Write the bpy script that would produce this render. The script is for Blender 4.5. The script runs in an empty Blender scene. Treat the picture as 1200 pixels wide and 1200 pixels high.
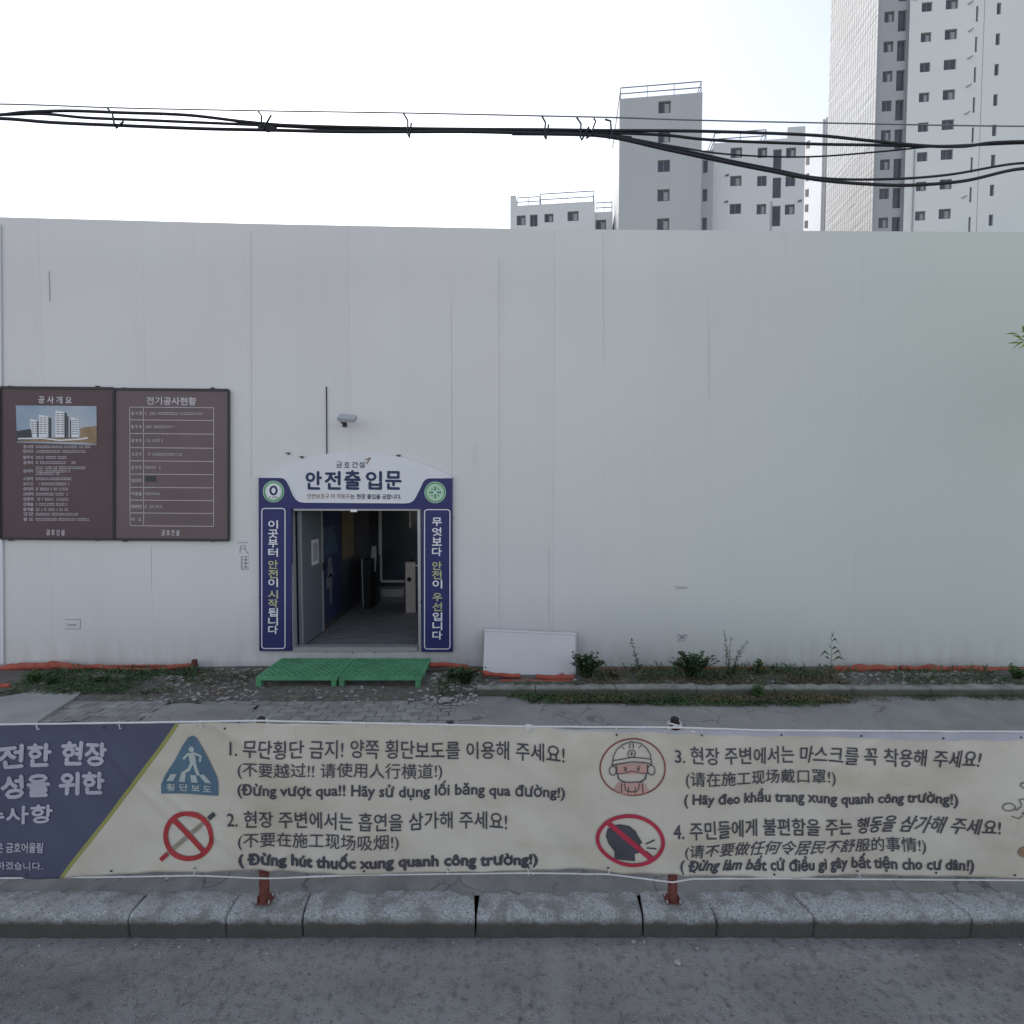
import bpy, math, random
from mathutils import Vector, Matrix, noise
random.seed(11)
C = bpy.context.scene
COL = C.collection
R = math.radians
# ------------------------------------------------------------------ camera
CH, PITCH = 2.6, R(2.4)
cd = bpy.data.cameras.new('camera'); cam = bpy.data.objects.new('camera', cd); COL.objects.link(cam)
cd.sensor_width = 36; cd.sensor_height = 36; cd.lens = 18; cd.clip_start = .05; cd.clip_end = 3000
cam.location = (0, 0, CH); cam.rotation_euler = (R(90) - PITCH, 0, 0); C.camera = cam
C.render.resolution_x = C.render.resolution_y = 1024
# ------------------------------------------------------------------ sky and sun
SUN_EL, SUN_AZ = R(45), R(-24)          # azimuth measured from +Y towards +X
w = bpy.data.worlds.new('World'); C.world = w; w.use_nodes = True
nt = w.node_tree; bg = nt.nodes['Background']
sky = nt.nodes.new('ShaderNodeTexSky'); sky.sky_type = 'NISHITA'; sky.sun_disc = False
sky.sun_elevation = SUN_EL; sky.sun_rotation = SUN_AZ
sky.air_density = 1.0; sky.dust_density = .8; sky.ozone_density = 1.0; sky.altitude = 50
hs = nt.nodes.new('ShaderNodeHueSaturation'); hs.inputs['Saturation'].default_value = .42   # hazy, whitish air
nt.links.new(sky.outputs[0], hs.inputs['Color']); nt.links.new(hs.outputs[0], bg.inputs[0]); bg.inputs[1].default_value = .13
sd = bpy.data.lights.new('sun', 'SUN'); sd.energy = 2.2; sd.angle = R(.6); sd.color = (1, .95, .87)
so = bpy.data.objects.new('sun', sd); COL.objects.link(so)
dirv = Vector((math.sin(SUN_AZ) * math.cos(SUN_EL), math.cos(SUN_AZ) * math.cos(SUN_EL), math.sin(SUN_EL)))
so.rotation_euler = dirv.to_track_quat('Z', 'Y').to_euler(); so.location = (0, 0, 30)
C.view_settings.view_transform = 'Standard'; C.view_settings.look = 'None'
C.view_settings.gamma = 1; C.view_settings.exposure = 1.02
C.cycles.max_bounces = 6

# ------------------------------------------------------------------ measuring helpers
def ray(px, py):
    u = (px - 600) / 600; v = (600 - py) / 600
    c, s = math.cos(PITCH), math.sin(PITCH)
    return Vector((u, c + v * s, -s + v * c))
def P(px, py, Y):                      # point on the vertical plane y = Y
    d = ray(px, py); k = Y / d.y
    return Vector((d.x * k, Y, CH + d.z * k))
def G(px, py, z=0.0):                  # point on the level z
    d = ray(px, py); k = (z - CH) / d.z
    return Vector((d.x * k, d.y * k, z))
def lerp(a, b, t): return a + (b - a) * t
def pl(pts, x):                        # piecewise linear
    if x <= pts[0][0]: return pts[0][1]
    for (a, b), (c, d) in zip(pts, pts[1:]):
        if x <= c: return lerp(b, d, (x - a) / (c - a))
    return pts[-1][1]

# ------------------------------------------------------------------ materials
def mat(name, col, rough=.8, var=.12, scale=6, bump=.0, bscale=60, col2=None, spec=.3, metal=0, detail=6, stretch=None, objrand=0, world_pos=True):
    m = bpy.data.materials.new(name); m.use_nodes = True
    t = m.node_tree; N = t.nodes; L = t.links; b = N['Principled BSDF']
    b.inputs['Roughness'].default_value = rough; b.inputs['Metallic'].default_value = metal
    b.inputs['Specular IOR Level'].default_value = spec
    if world_pos: g = N.new('ShaderNodeNewGeometry').outputs['Position']
    else: g = N.new('ShaderNodeTexCoord').outputs['Object']
    mp = N.new('ShaderNodeMapping'); L.new(g, mp.inputs[0])
    if stretch: mp.inputs['Scale'].default_value = stretch
    n = N.new('ShaderNodeTexNoise'); n.inputs['Scale'].default_value = scale; n.inputs['Detail'].default_value = detail
    n.inputs['Roughness'].default_value = .6
    L.new(mp.outputs[0], n.inputs['Vector'])
    r = N.new('ShaderNodeValToRGB'); L.new(n.outputs[0], r.inputs[0])
    c2 = col2 or tuple(min(1, c * (1 + var)) for c in col)
    c1 = col if col2 else tuple(c * (1 - var) for c in col)
    r.color_ramp.elements[0].position = .32; r.color_ramp.elements[1].position = .68
    r.color_ramp.elements[0].color = (*c1, 1); r.color_ramp.elements[1].color = (*c2, 1)
    out = r.outputs[0]
    if objrand:
        oi = N.new('ShaderNodeObjectInfo'); mr = N.new('ShaderNodeMapRange')
        mr.inputs['To Min'].default_value = 1 - objrand; mr.inputs['To Max'].default_value = 1 + objrand
        L.new(oi.outputs['Random'], mr.inputs[0])
        mx = N.new('ShaderNodeVectorMath'); mx.operation = 'SCALE'; L.new(out, mx.inputs[0]); L.new(mr.outputs[0], mx.inputs['Scale']); out = mx.outputs[0]
    L.new(out, b.inputs['Base Color'])
    if bump:
        n2 = N.new('ShaderNodeTexNoise'); n2.inputs['Scale'].default_value = bscale; n2.inputs['Detail'].default_value = 5
        L.new(mp.outputs[0], n2.inputs['Vector'])
        bp = N.new('ShaderNodeBump'); bp.inputs['Strength'].default_value = bump; bp.inputs['Distance'].default_value = .01
        L.new(n2.outputs[0], bp.inputs['Height']); L.new(bp.outputs[0], b.inputs['Normal'])
    m['out'] = 1
    return m
def nodes(m): return m.node_tree.nodes, m.node_tree.links, m.node_tree.nodes['Principled BSDF']
def mixin(m, col, fac_fn, amount=1.0):
    """mix another colour over the base colour where fac_fn(nodes, links, position) says so"""
    N, L, b = nodes(m)
    src = b.inputs['Base Color'].links[0].from_socket
    g = N.new('ShaderNodeNewGeometry').outputs['Position']
    f = fac_fn(N, L, g)
    if amount != 1:
        mu = N.new('ShaderNodeMath'); mu.operation = 'MULTIPLY'; mu.inputs[1].default_value = amount; L.new(f, mu.inputs[0]); f = mu.outputs[0]
    mx = N.new('ShaderNodeMix'); mx.data_type = 'RGBA'
    L.new(f, mx.inputs[0]); L.new(src, mx.inputs[6]); mx.inputs[7].default_value = (*col, 1)
    L.new(mx.outputs[2], b.inputs['Base Color'])
def noise_fac(scale, lo, hi, stretch=(1, 1, 1), detail=5, rough=.6, off=(0, 0, 0)):
    def f(N, L, g):
        mp = N.new('ShaderNodeMapping'); mp.inputs['Scale'].default_value = stretch; mp.inputs['Location'].default_value = off; L.new(g, mp.inputs[0])
        n = N.new('ShaderNodeTexNoise'); n.inputs['Scale'].default_value = scale; n.inputs['Detail'].default_value = detail; n.inputs['Roughness'].default_value = rough
        L.new(mp.outputs[0], n.inputs['Vector'])
        mr = N.new('ShaderNodeMapRange'); mr.inputs['From Min'].default_value = lo; mr.inputs['From Max'].default_value = hi; L.new(n.outputs[0], mr.inputs[0])
        return mr.outputs[0]
    return f
def crack_fac(scale, width, mask_lo=.45, mask_hi=.6):
    def f(N, L, g):
        n0 = N.new('ShaderNodeTexNoise'); n0.inputs['Scale'].default_value = 2.2; n0.inputs['Detail'].default_value = 6; L.new(g, n0.inputs['Vector'])
        ad = N.new('ShaderNodeVectorMath'); ad.operation = 'MULTIPLY_ADD'; ad.inputs[1].default_value = (.6, .6, .6)
        L.new(n0.outputs['Color'], ad.inputs[0]); L.new(g, ad.inputs[2])
        v = N.new('ShaderNodeTexVoronoi'); v.feature = 'DISTANCE_TO_EDGE'; v.inputs['Scale'].default_value = scale; L.new(ad.outputs[0], v.inputs['Vector'])
        mr = N.new('ShaderNodeMapRange'); mr.inputs['From Min'].default_value = width; mr.inputs['From Max'].default_value = 0; L.new(v.outputs[0], mr.inputs[0])
        n = N.new('ShaderNodeTexNoise'); n.inputs['Scale'].default_value = 1.3; L.new(g, n.inputs['Vector'])
        mk = N.new('ShaderNodeMapRange'); mk.inputs['From Min'].default_value = mask_lo; mk.inputs['From Max'].default_value = mask_hi; L.new(n.outputs[0], mk.inputs[0])
        mu = N.new('ShaderNodeMath'); mu.operation = 'MULTIPLY'; L.new(mr.outputs[0], mu.inputs[0]); L.new(mk.outputs[0], mu.inputs[1])
        return mu.outputs[0]
    return f
def strip_fac(x0, x1, soft):
    def f(N, L, g):
        s = N.new('ShaderNodeSeparateXYZ'); L.new(g, s.inputs[0])
        nn = N.new('ShaderNodeTexNoise'); nn.inputs['Scale'].default_value = 9; L.new(g, nn.inputs['Vector'])
        a = N.new('ShaderNodeMath'); a.operation = 'SUBTRACT'; a.inputs[1].default_value = (x0 + x1) / 2; L.new(s.outputs[0], a.inputs[0])
        b = N.new('ShaderNodeMath'); b.operation = 'ABSOLUTE'; L.new(a.outputs[0], b.inputs[0])
        mr = N.new('ShaderNodeMapRange'); mr.inputs['From Min'].default_value = (x1 - x0) / 2 + soft; mr.inputs['From Max'].default_value = (x1 - x0) / 2 - soft; L.new(b.outputs[0], mr.inputs[0])
        mu = N.new('ShaderNodeMath'); mu.operation = 'MULTIPLY'; L.new(mr.outputs[0], mu.inputs[0]); L.new(nn.outputs[0], mu.inputs[1])
        return mu.outputs[0]
    return f
def zfac(z0, z1):                       # 1 at z0 fading to 0 at z1, broken up by noise (splash dirt)
    def f(N, L, g):
        s = N.new('ShaderNodeSeparateXYZ'); L.new(g, s.inputs[0])
        mr = N.new('ShaderNodeMapRange'); mr.inputs['From Min'].default_value = z1; mr.inputs['From Max'].default_value = z0; L.new(s.outputs[2], mr.inputs[0])
        mp = N.new('ShaderNodeMapping'); mp.inputs['Scale'].default_value = (6, 1, 1.2); L.new(g, mp.inputs[0])
        n = N.new('ShaderNodeTexNoise'); n.inputs['Scale'].default_value = 1.4; n.inputs['Detail'].default_value = 6; L.new(mp.outputs[0], n.inputs['Vector'])
        m2 = N.new('ShaderNodeMapRange'); m2.inputs['From Min'].default_value = .35; m2.inputs['From Max'].default_value = .7; L.new(n.outputs[0], m2.inputs[0])
        mu = N.new('ShaderNodeMath'); mu.operation = 'MULTIPLY'; L.new(mr.outputs[0], mu.inputs[0]); L.new(m2.outputs[0], mu.inputs[1])
        return mu.outputs[0]
    return f

M = {}
M['panel'] = mat('white_painted_steel', (.635, .618, .618), .55, scale=.30, col2=(.66, .655, .645), detail=2, bump=.02, bscale=1.2, objrand=.012)
mixin(M['panel'], (.42, .42, .40), noise_fac(1.0, .55, .85, (3, 1, .35)), .16)
def green_cast_right(N, L, g):               # camera colour shading put into the paint colour, greener towards the right
    s = N.new('ShaderNodeSeparateXYZ'); L.new(g, s.inputs[0])
    n = N.new('ShaderNodeTexNoise'); n.inputs['Scale'].default_value = .5; L.new(g, n.inputs['Vector'])
    ad = N.new('ShaderNodeMath'); ad.operation = 'MULTIPLY_ADD'; ad.inputs[1].default_value = 3; L.new(n.outputs[0], ad.inputs[0]); L.new(s.outputs[0], ad.inputs[2])
    mr = N.new('ShaderNodeMapRange'); mr.inputs['From Min'].default_value = 1.2; mr.inputs['From Max'].default_value = 6.5; L.new(ad.outputs[0], mr.inputs[0]); return mr.outputs[0]
mixin(M['panel'], (.53, .585, .535), green_cast_right, .7)
mixin(M['panel'], (.40, .39, .37), noise_fac(3.0, .70, .80, (1, 1, .2), off=(0, 0, 4)), .22)
mixin(M['panel'], (.36, .34, .30), zfac(.12, .7), .4)
M['seam'] = mat('dirty_seam', (.55, .545, .54), .7)
M['panel_dark'] = mat('dark_grey_steel', (.33, .34, .36), .7)  # dark grey for a seam line and small marks on the wall
M['asphalt'] = mat('worn_asphalt', (.20, .197, .195), .92, scale=1.6, col2=(.285, .28, .275), bump=1.0, bscale=95, detail=9)
mixin(M['asphalt'], (.105, .105, .11), noise_fac(18, .5, .68, detail=8), .7)
mixin(M['asphalt'], (.24, .24, .25), noise_fac(130, .56, .66, detail=2, off=(2, 9, 1)), .45)
mixin(M['asphalt'], (.045, .046, .05), noise_fac(38, .60, .66, detail=3), .5)
mixin(M['asphalt'], (.30, .30, .31), noise_fac(60, .68, .74, detail=2, off=(7, 3, 1)), .7)
mixin(M['asphalt'], (.04, .04, .042), crack_fac(1.1, .011, .45, .6), .6)
mixin(M['asphalt'], (.085, .085, .085), noise_fac(.9, .55, .72, (.5, 1.6, 1), detail=7, off=(5, 1, 0)), .6)
mixin(M['asphalt'], (.29, .29, .28), noise_fac(1.6, .60, .75, detail=8, off=(1, 8, 0)), .5)
mixin(M['asphalt'], (.30, .305, .28), strip_fac(.185, .29, .03), 1.0)
M['granite'] = mat('rough_granite', (.20, .212, .215), .9, scale=110, col2=(.44, .465, .48), bump=1.0, bscale=85)
mixin(M['granite'], (.06, .06, .065), noise_fac(85, .54, .64, detail=3), .6)
mixin(M['granite'], (.13, .135, .12), noise_fac(7, .46, .60, detail=9), .65)
mixin(M['granite'], (.16, .155, .14), noise_fac(3, .5, .75), .6)
def zdark(N, L, g):                     # grime on the road-side face only (faces turned to the road)
    q = N.new('ShaderNodeNewGeometry'); s = N.new('ShaderNodeSeparateXYZ'); L.new(g, s.inputs[0])
    nn = N.new('ShaderNodeTexNoise'); nn.inputs['Scale'].default_value = 14; nn.inputs['Detail'].default_value = 6; L.new(g, nn.inputs['Vector'])
    ad = N.new('ShaderNodeMath'); ad.operation = 'MULTIPLY_ADD'; ad.inputs[1].default_value = .06; L.new(nn.outputs[0], ad.inputs[0]); L.new(s.outputs[2], ad.inputs[2])
    mr = N.new('ShaderNodeMapRange'); mr.inputs['From Min'].default_value = .150; mr.inputs['From Max'].default_value = .118; L.new(ad.outputs[0], mr.inputs[0]); return mr.outputs[0]
mixin(M['granite'], (.06, .057, .052), zdark, .93)
M['concrete'] = mat('grey_concrete', (.15, .153, .15), .9, scale=5, col2=(.23, .232, .225), bump=.5, bscale=50)
mixin(M['concrete'], (.06, .06, .058), crack_fac(1.7, .02, .4, .55), .8)
M['slab'] = mat('smooth_concrete', (.27, .28, .27), .9, scale=3, col2=(.36, .365, .35), bump=.2, bscale=40)
M['walk'] = mat('sidewalk_asphalt', (.225, .222, .215), .93, scale=2.5, col2=(.30, .295, .28), bump=.4, bscale=60)
mixin(M['walk'], (.06, .06, .06), crack_fac(1.6, .014, .45, .55), .8)
M['paver'] = mat('grey_paver', (.225, .222, .215), .93, scale=8, col2=(.31, .305, .29), bump=.4, bscale=70, objrand=.14)
M['sand'] = mat('joint_dirt', (.035, .034, .03), 1, scale=20)
M['soil'] = mat('dry_soil', (.085, .078, .07), 1, scale=12, col2=(.17, .16, .145), bump=1, bscale=40)
M['ground'] = mat('dusty_ground', (.22, .20, .17), 1, scale=1)
M['stone'] = mat('rubble_stone', (.22, .215, .20), .95, scale=14, col2=(.40, .40, .38), bump=.5)
M['kerb2'] = mat('old_concrete_kerb', (.20, .205, .19), .95, scale=7, col2=(.31, .32, .30), bump=.6, bscale=40)
mixin(M['kerb2'], (.07, .072, .055), noise_fac(4, .45, .7), .6)
def mossy(N, L, g):                     # moss and soil splash on the lower part of the kerb face
    s = N.new('ShaderNodeSeparateXYZ'); L.new(g, s.inputs[0])
    nn = N.new('ShaderNodeTexNoise'); nn.inputs['Scale'].default_value = 8; nn.inputs['Detail'].default_value = 6; L.new(g, nn.inputs['Vector'])
    ad = N.new('ShaderNodeMath'); ad.operation = 'MULTIPLY_ADD'; ad.inputs[1].default_value = .05; L.new(nn.outputs[0], ad.inputs[0]); L.new(s.outputs[2], ad.inputs[2])
    mr = N.new('ShaderNodeMapRange'); mr.inputs['From Min'].default_value = .275; mr.inputs['From Max'].default_value = .245; L.new(ad.outputs[0], mr.inputs[0]); return mr.outputs[0]
mixin(M['kerb2'], (.06, .066, .045), mossy, .85)
M['orange'] = mat('orange_plastic_sheet', (.30, .06, .038), .65, scale=9, col2=(.43, .12, .075), bump=.5, bscale=18)
M['green'] = mat('green_plastic', (.09, .30, .145), .5, scale=5, col2=(.13, .38, .195), spec=.4)
mixin(M['green'], (.05, .12, .08), noise_fac(4, .5, .75), .6)
M['blue'] = mat('navy_print_board', (.03, .033, .13), .45, scale=2, var=.08)
M['crest'] = mat('white_print_board', (.68, .69, .72), .45, scale=2, var=.03)
M['sheetwhite'] = mat('white_coated_sheet', (.56, .555, .555), .5, scale=1.5, var=.04)
M['pwhite'] = mat('white_print', (.74, .75, .78), .5, var=.02)
M['pnavy'] = mat('navy_print', (.025, .035, .10), .5, var=.05)
M['pyellow'] = mat('yellow_print', (.46, .47, .26), .5, var=.05)
M['pbrown'] = mat('rust_print', (.28, .16, .12), .5, var=.05)
M['pgreen'] = mat('green_print', (.10, .30, .17), .5, var=.05)
M['plgreen'] = mat('pale_green_print', (.45, .62, .47), .5, var=.05)
M['bannertext'] = mat('dark_banner_ink', (.06, .058, .075), .6, var=.1)
M['bannerwhite'] = mat('pale_banner_ink', (.37, .375, .44), .6, var=.08)
M['red'] = mat('red_banner_ink', (.33, .035, .04), .6, scale=8, var=.15)
M['crimson'] = mat('crimson_banner_ink', (.36, .03, .06), .6, var=.12)
M['darkred'] = mat('dark_red_outline_ink', (.20, .045, .04), .6, var=.1)
M['darkoutline'] = mat('thin_grey_ink', (.14, .135, .13), .6, var=.1)
M['signblue'] = mat('blue_banner_ink', (.075, .135, .19), .6, var=.1)
M['pale'] = mat('light_banner_ink', (.36, .40, .40), .6, var=.05)
M['beige_ink'] = mat('beige_ink', (.24, .21, .17), .6, var=.1)
M['pink_ink'] = mat('pink_ink', (.44, .27, .23), .6, var=.1)
M['skyblue_print'] = mat('sky_print', (.22, .30, .42), .5, scale=1.2, col2=(.42, .46, .50))
M['board_a'] = mat('brown_violet_board', (.088, .055, .062), .5, scale=1.5, col2=(.108, .068, .074))
M['board_b'] = mat('mauve_board', (.135, .096, .100), .5, scale=1.5, col2=(.155, .112, .115))
M['boardtext'] = mat('board_lettering', (.50, .47, .50), .5, var=.1)
M['sand_print'] = mat('sand_print', (.25, .17, .10), .5, var=.3, scale=9)
M['dark_print'] = mat('dark_print', (.05, .055, .06), .5, var=.3, scale=9)
M['aluminium'] = mat('dull_aluminium', (.40, .41, .42), .45, var=.05, metal=.4)
M['darksteel'] = mat('dark_steel', (.04, .04, .045), .5)
M['rail'] = mat('rust_red_paint', (.09, .025, .022), .7, scale=30, col2=(.17, .055, .045), bump=.4)
M['black'] = mat('black_rubber', (.012, .012, .014), .6)
M['cable'] = mat('black_cable', (.015, .018, .022), .5, scale=50, var=.3)
M['rope'] = mat('white_rope', (.55, .55, .56), .8, scale=50, var=.1)
M['leaf'] = mat('weed_leaf', (.055, .11, .035), .7, scale=10, col2=(.10, .18, .06))
M['leafdry'] = mat('dry_weed_leaf', (.12, .10, .055), .8, scale=10, col2=(.18, .14, .08))
M['leafdark'] = mat('dark_weed_leaf', (.035, .07, .03), .7, scale=10, col2=(.07, .12, .05))
M['leafbright'] = mat('fresh_tree_leaf', (.13, .24, .03), .6, scale=10, col2=(.22, .34, .06))
M['stem'] = mat('weed_stem', (.035, .045, .035), .8)
M['bark'] = mat('grey_bark', (.12, .10, .08), .95, scale=12, bump=.8)
M['glass'] = mat('dark_window_glass', (.05, .06, .075), .15, var=.3, scale=.5, spec=.5)
M['winframe'] = mat('grey_window_frame', (.16, .17, .19), .5)
M['curtain'] = mat('pale_curtain', (.30, .31, .33), .9)
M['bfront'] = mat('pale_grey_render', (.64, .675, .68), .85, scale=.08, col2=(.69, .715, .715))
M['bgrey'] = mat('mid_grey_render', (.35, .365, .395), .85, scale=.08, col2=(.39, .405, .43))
M['bgreyb'] = mat('dove_grey_render', (.58, .60, .62), .85, scale=.08, col2=(.63, .645, .66))
M['bslate'] = mat('slate_grey_render', (.40, .425, .445), .85, scale=.08, col2=(.44, .46, .475))
M['bwhite'] = mat('white_render', (.58, .59, .62), .85, scale=.1, var=.03)
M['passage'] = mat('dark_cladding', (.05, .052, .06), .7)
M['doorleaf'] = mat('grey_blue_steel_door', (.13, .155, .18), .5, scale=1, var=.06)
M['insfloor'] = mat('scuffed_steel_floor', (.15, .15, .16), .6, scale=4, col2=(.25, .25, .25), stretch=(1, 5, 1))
M['cream'] = mat('beige_painted_metal', (.55, .47, .42), .5, var=.05)

# ------------------------------------------------------------------ mesh builder
def wm(o):
    m = o.matrix_basis.copy()
    return wm(o.parent) @ m if o.parent else m
class MB:
    def __init__(s): s.v = []; s.f = []; s.mi = []; s.cur = 0
    def add(s, vs, fs):
        b = len(s.v); s.v += [Vector(v) for v in vs]; s.f += [[b + i for i in f] for f in fs]; s.mi += [s.cur] * len(fs)
    def box(s, x0, x1, y0, y1, z0, z1, top=1):
        s.add([(x0, y0, z0), (x1, y0, z0), (x1, y1, z0), (x0, y1, z0), (x0, y0, z1), (x1, y0, z1), (x1, y1, z1), (x0, y1, z1)],
              [(0, 3, 2, 1), (4, 5, 6, 7), (0, 1, 5, 4), (1, 2, 6, 5), (2, 3, 7, 6), (3, 0, 4, 7)])
    def bar(s, a, b, w, h, up=(0, 0, 1)):
        a = Vector(a); b = Vector(b); d = (b - a).normalized(); up = Vector(up)
        if abs(d.dot(up)) > .99: up = Vector((0, 1, 0))
        sx = d.cross(up).normalized() * w / 2; sz = sx.cross(d).normalized() * h / 2
        vs = [p + i * sx + j * sz for p in (a, b) for i, j in ((-1, -1), (1, -1), (1, 1), (-1, 1))]
        s.add(vs, [(3, 2, 1, 0), (4, 5, 6, 7), (0, 1, 5, 4), (1, 2, 6, 5), (2, 3, 7, 6), (3, 0, 4, 7)])
    def tube(s, pts, r, n=8, cap=True):
        pts = [Vector(p) for p in pts]; rs = r if isinstance(r, (list, tuple)) else [r] * len(pts)
        vs = []; fs = []; k = len(pts); prev = None
        for i, p in enumerate(pts):
            t = (pts[min(i + 1, k - 1)] - pts[max(i - 1, 0)]).normalized()
            up = prev if prev is not None else (Vector((0, 0, 1)) if abs(t.z) < .9 else Vector((0, 1, 0)))
            a = t.cross(up); 
            if a.length < 1e-6: a = t.orthogonal()
            a.normalize(); b = a.cross(t).normalized(); prev = b
            for j in range(n):
                q = 2 * math.pi * j / n; vs.append(p + (a * math.cos(q) + b * math.sin(q)) * rs[i])
        for i in range(k - 1):
            for j in range(n): fs.append((i * n + j, i * n + (j + 1) % n, (i + 1) * n + (j + 1) % n, (i + 1) * n + j))
        if cap: fs.append(tuple(range(n))[::-1]); fs.append(tuple((k - 1) * n + j for j in range(n)))
        s.add(vs, fs)
    def prism(s, poly, y0, y1):        # poly in (x,z), thickness along y
        n = len(poly); s.add([(x, y0, z) for x, z in poly] + [(x, y1, z) for x, z in poly],
              [tuple(range(n)), tuple(range(2 * n - 1, n - 1, -1))] + [(i, i + n, (i + 1) % n + n, (i + 1) % n) for i in range(n)])
    def build(s, name, m, parent=None, smooth=False, local=False):
        me = bpy.data.meshes.new(name); vs = s.v
        if parent is not None and not local:
            inv = wm(parent).inverted(); vs = [inv @ v for v in vs]
        me.from_pydata([tuple(v) for v in vs], [], s.f)
        for x in (m if isinstance(m, (list, tuple)) else [m]): me.materials.append(x)
        if any(s.mi): me.polygons.foreach_set('material_index', s.mi)
        if smooth: me.polygons.foreach_set('use_smooth', [True] * len(me.polygons))
        me.update(); o = bpy.data.objects.new(name, me); COL.objects.link(o)
        if parent is not None: o.parent = parent
        return o
def tag(o, label, cat, group=None):
    o['label'] = label; o['category'] = cat
    if group: o['group'] = group
    return o
def struct(o): o['kind'] = 'structure'; return o
def stuff(o): o['kind'] = 'stuff'; return o
def thing(name, label, cat, loc=(0, 0, 0), rz=0, group=None):
    o = bpy.data.objects.new(name, None); COL.objects.link(o); o.empty_display_size = .2
    o.location = loc; o.rotation_euler = (0, 0, rz)
    return tag(o, label, cat, group)

# ------------------------------------------------------------------ lettering (flat print lying on its surface)
_tc = {}
def glyphs(s, bold=.012):
    k = s
    if k in _tc: return _tc[k]
    c = bpy.data.curves.new('lettering', 'FONT'); c.body = s; c.offset = .011 if any(ch in 'đĐờươợ' for ch in s) else 0; c.resolution_u = 2; c.size = 1
    o = bpy.data.objects.new('lettering', c); COL.objects.link(o)
    bpy.context.view_layer.update()
    ev = o.evaluated_get(bpy.context.evaluated_depsgraph_get()); me = ev.to_mesh()
    vs = [(v.co.x, v.co.y) for v in me.vertices]; fs = [tuple(p.vertices) for p in me.polygons]
    ev.to_mesh_clear(); bpy.data.objects.remove(o); bpy.data.curves.remove(c)
    x0 = min(v[0] for v in vs); x1 = max(v[0] for v in vs); y0 = min(v[1] for v in vs); y1 = max(v[1] for v in vs)
    vs = [((x - x0) / (x1 - x0), (y - y0) / (y1 - y0)) for x, y in vs]
    _tc[k] = (vs, fs); return _tc[k]
def put_text(mb, s, quad, Y, depth=None, bold=.012, shear=None):
    """quad = (x0, top0, bottom0, x1, top1, bottom1) read off the photograph; lies on plane y=Y or on depth(x, z)"""
    vs, fs = glyphs(s, bold); x0, t0, b0, x1, t1, b1 = quad
    A, B, Cc, D = P(x0, b0, Y), P(x0, t0, Y), P(x1, b1, Y), P(x1, t1, Y)
    hgt = (B - A).length; bd = bold * hgt * 1.0
    for i, (ox, oz) in enumerate(((0, 0), (bd, 0), (-bd, 0), (0, bd), (0, -bd)) if bold > .001 else ((0, 0),)):
        out = []
        for u, v in vs:
            if shear: u = u + pl(shear, u) * (v - .5)
            p = (A * (1 - v) + B * v) * (1 - u) + (Cc * (1 - v) + D * v) * u
            if depth: p.y = depth(p.x, p.z)
            p.x += ox; p.z += oz; p.y -= i * .00025
            out.append(p)
        mb.add(out, fs)
def ribbon(mb, pts, wd, Y, depth=None, closed=False):
    """a printed line of constant width (px) through photo points"""
    n = len(pts); L = []; Rr = []
    for i in range(n):
        a = pts[(i - 1) % n] if (closed or i) else pts[0]; b = pts[(i + 1) % n] if (closed or i < n - 1) else pts[-1]
        dx, dy = b[0] - a[0], b[1] - a[1]; l = math.hypot(dx, dy) or 1; nx, ny = -dy / l * wd / 2, dx / l * wd / 2
        for S, sg in ((L, 1), (Rr, -1)):
            p = P(pts[i][0] + sg * nx, pts[i][1] + sg * ny, Y)
            if depth: p.y = depth(p.x, p.z)
            S.append(p)
    fs = [(i, (i + 1) % n, n + (i + 1) % n, n + i) for i in range(n if closed else n - 1)]
    mb.add(L + Rr, fs)
def sub(pts, m=4, closed=False):
    out = []; n = len(pts)
    for i in range(n if closed else n - 1):
        a = pts[i]; b = pts[(i + 1) % n]
        for k in range(m): out.append((lerp(a[0], b[0], k / m), lerp(a[1], b[1], k / m)))
    if not closed: out.append(pts[-1])
    return out
def fillpoly(mb, pts, Y, depth=None, c=None):
    """printed area, fan-triangulated from its centre"""
    n = len(pts); cx = c[0] if c else sum(p[0] for p in pts) / n; cy = c[1] if c else sum(p[1] for p in pts) / n
    vs = []
    RG = (0, .15, .3, .45, .6, .75, .88, 1)
    for r_ in RG:
        for q in (pts if r_ else [(cx, cy)]):
            p = P(lerp(cx, q[0], r_), lerp(cy, q[1], r_), Y)
            if depth: p.y = depth(p.x, p.z)
            vs.append(p)
    fs = [(0, 1 + i, 1 + (i + 1) % n) for i in range(n)] + [(1 + r_ * n + i, 1 + (r_ + 1) * n + i, 1 + (r_ + 1) * n + (i + 1) % n, 1 + r_ * n + (i + 1) % n) for r_ in range(len(RG) - 2) for i in range(n)]
    mb.add(vs, fs)
def ell(cx, cy, rx, ry, n=36, a0=0, a1=360):
    m = n if a1 - a0 >= 360 else n + 1
    return [(cx + rx * math.cos(R(a0 + (a1 - a0) * i / n)), cy - ry * math.sin(R(a0 + (a1 - a0) * i / n))) for i in range(m)]
def rrect(x0, y0, x1, y1, r, n=5):
    out = []
    for cx, cy, a in ((x1 - r, y0 + r, 0), (x0 + r, y0 + r, 90), (x0 + r, y1 - r, 180), (x1 - r, y1 - r, 270)):
        for i in range(n + 1): q = R(a + 90 * i / n); out.append((cx + r * math.cos(q), cy - r * math.sin(q)))
    return out

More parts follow.
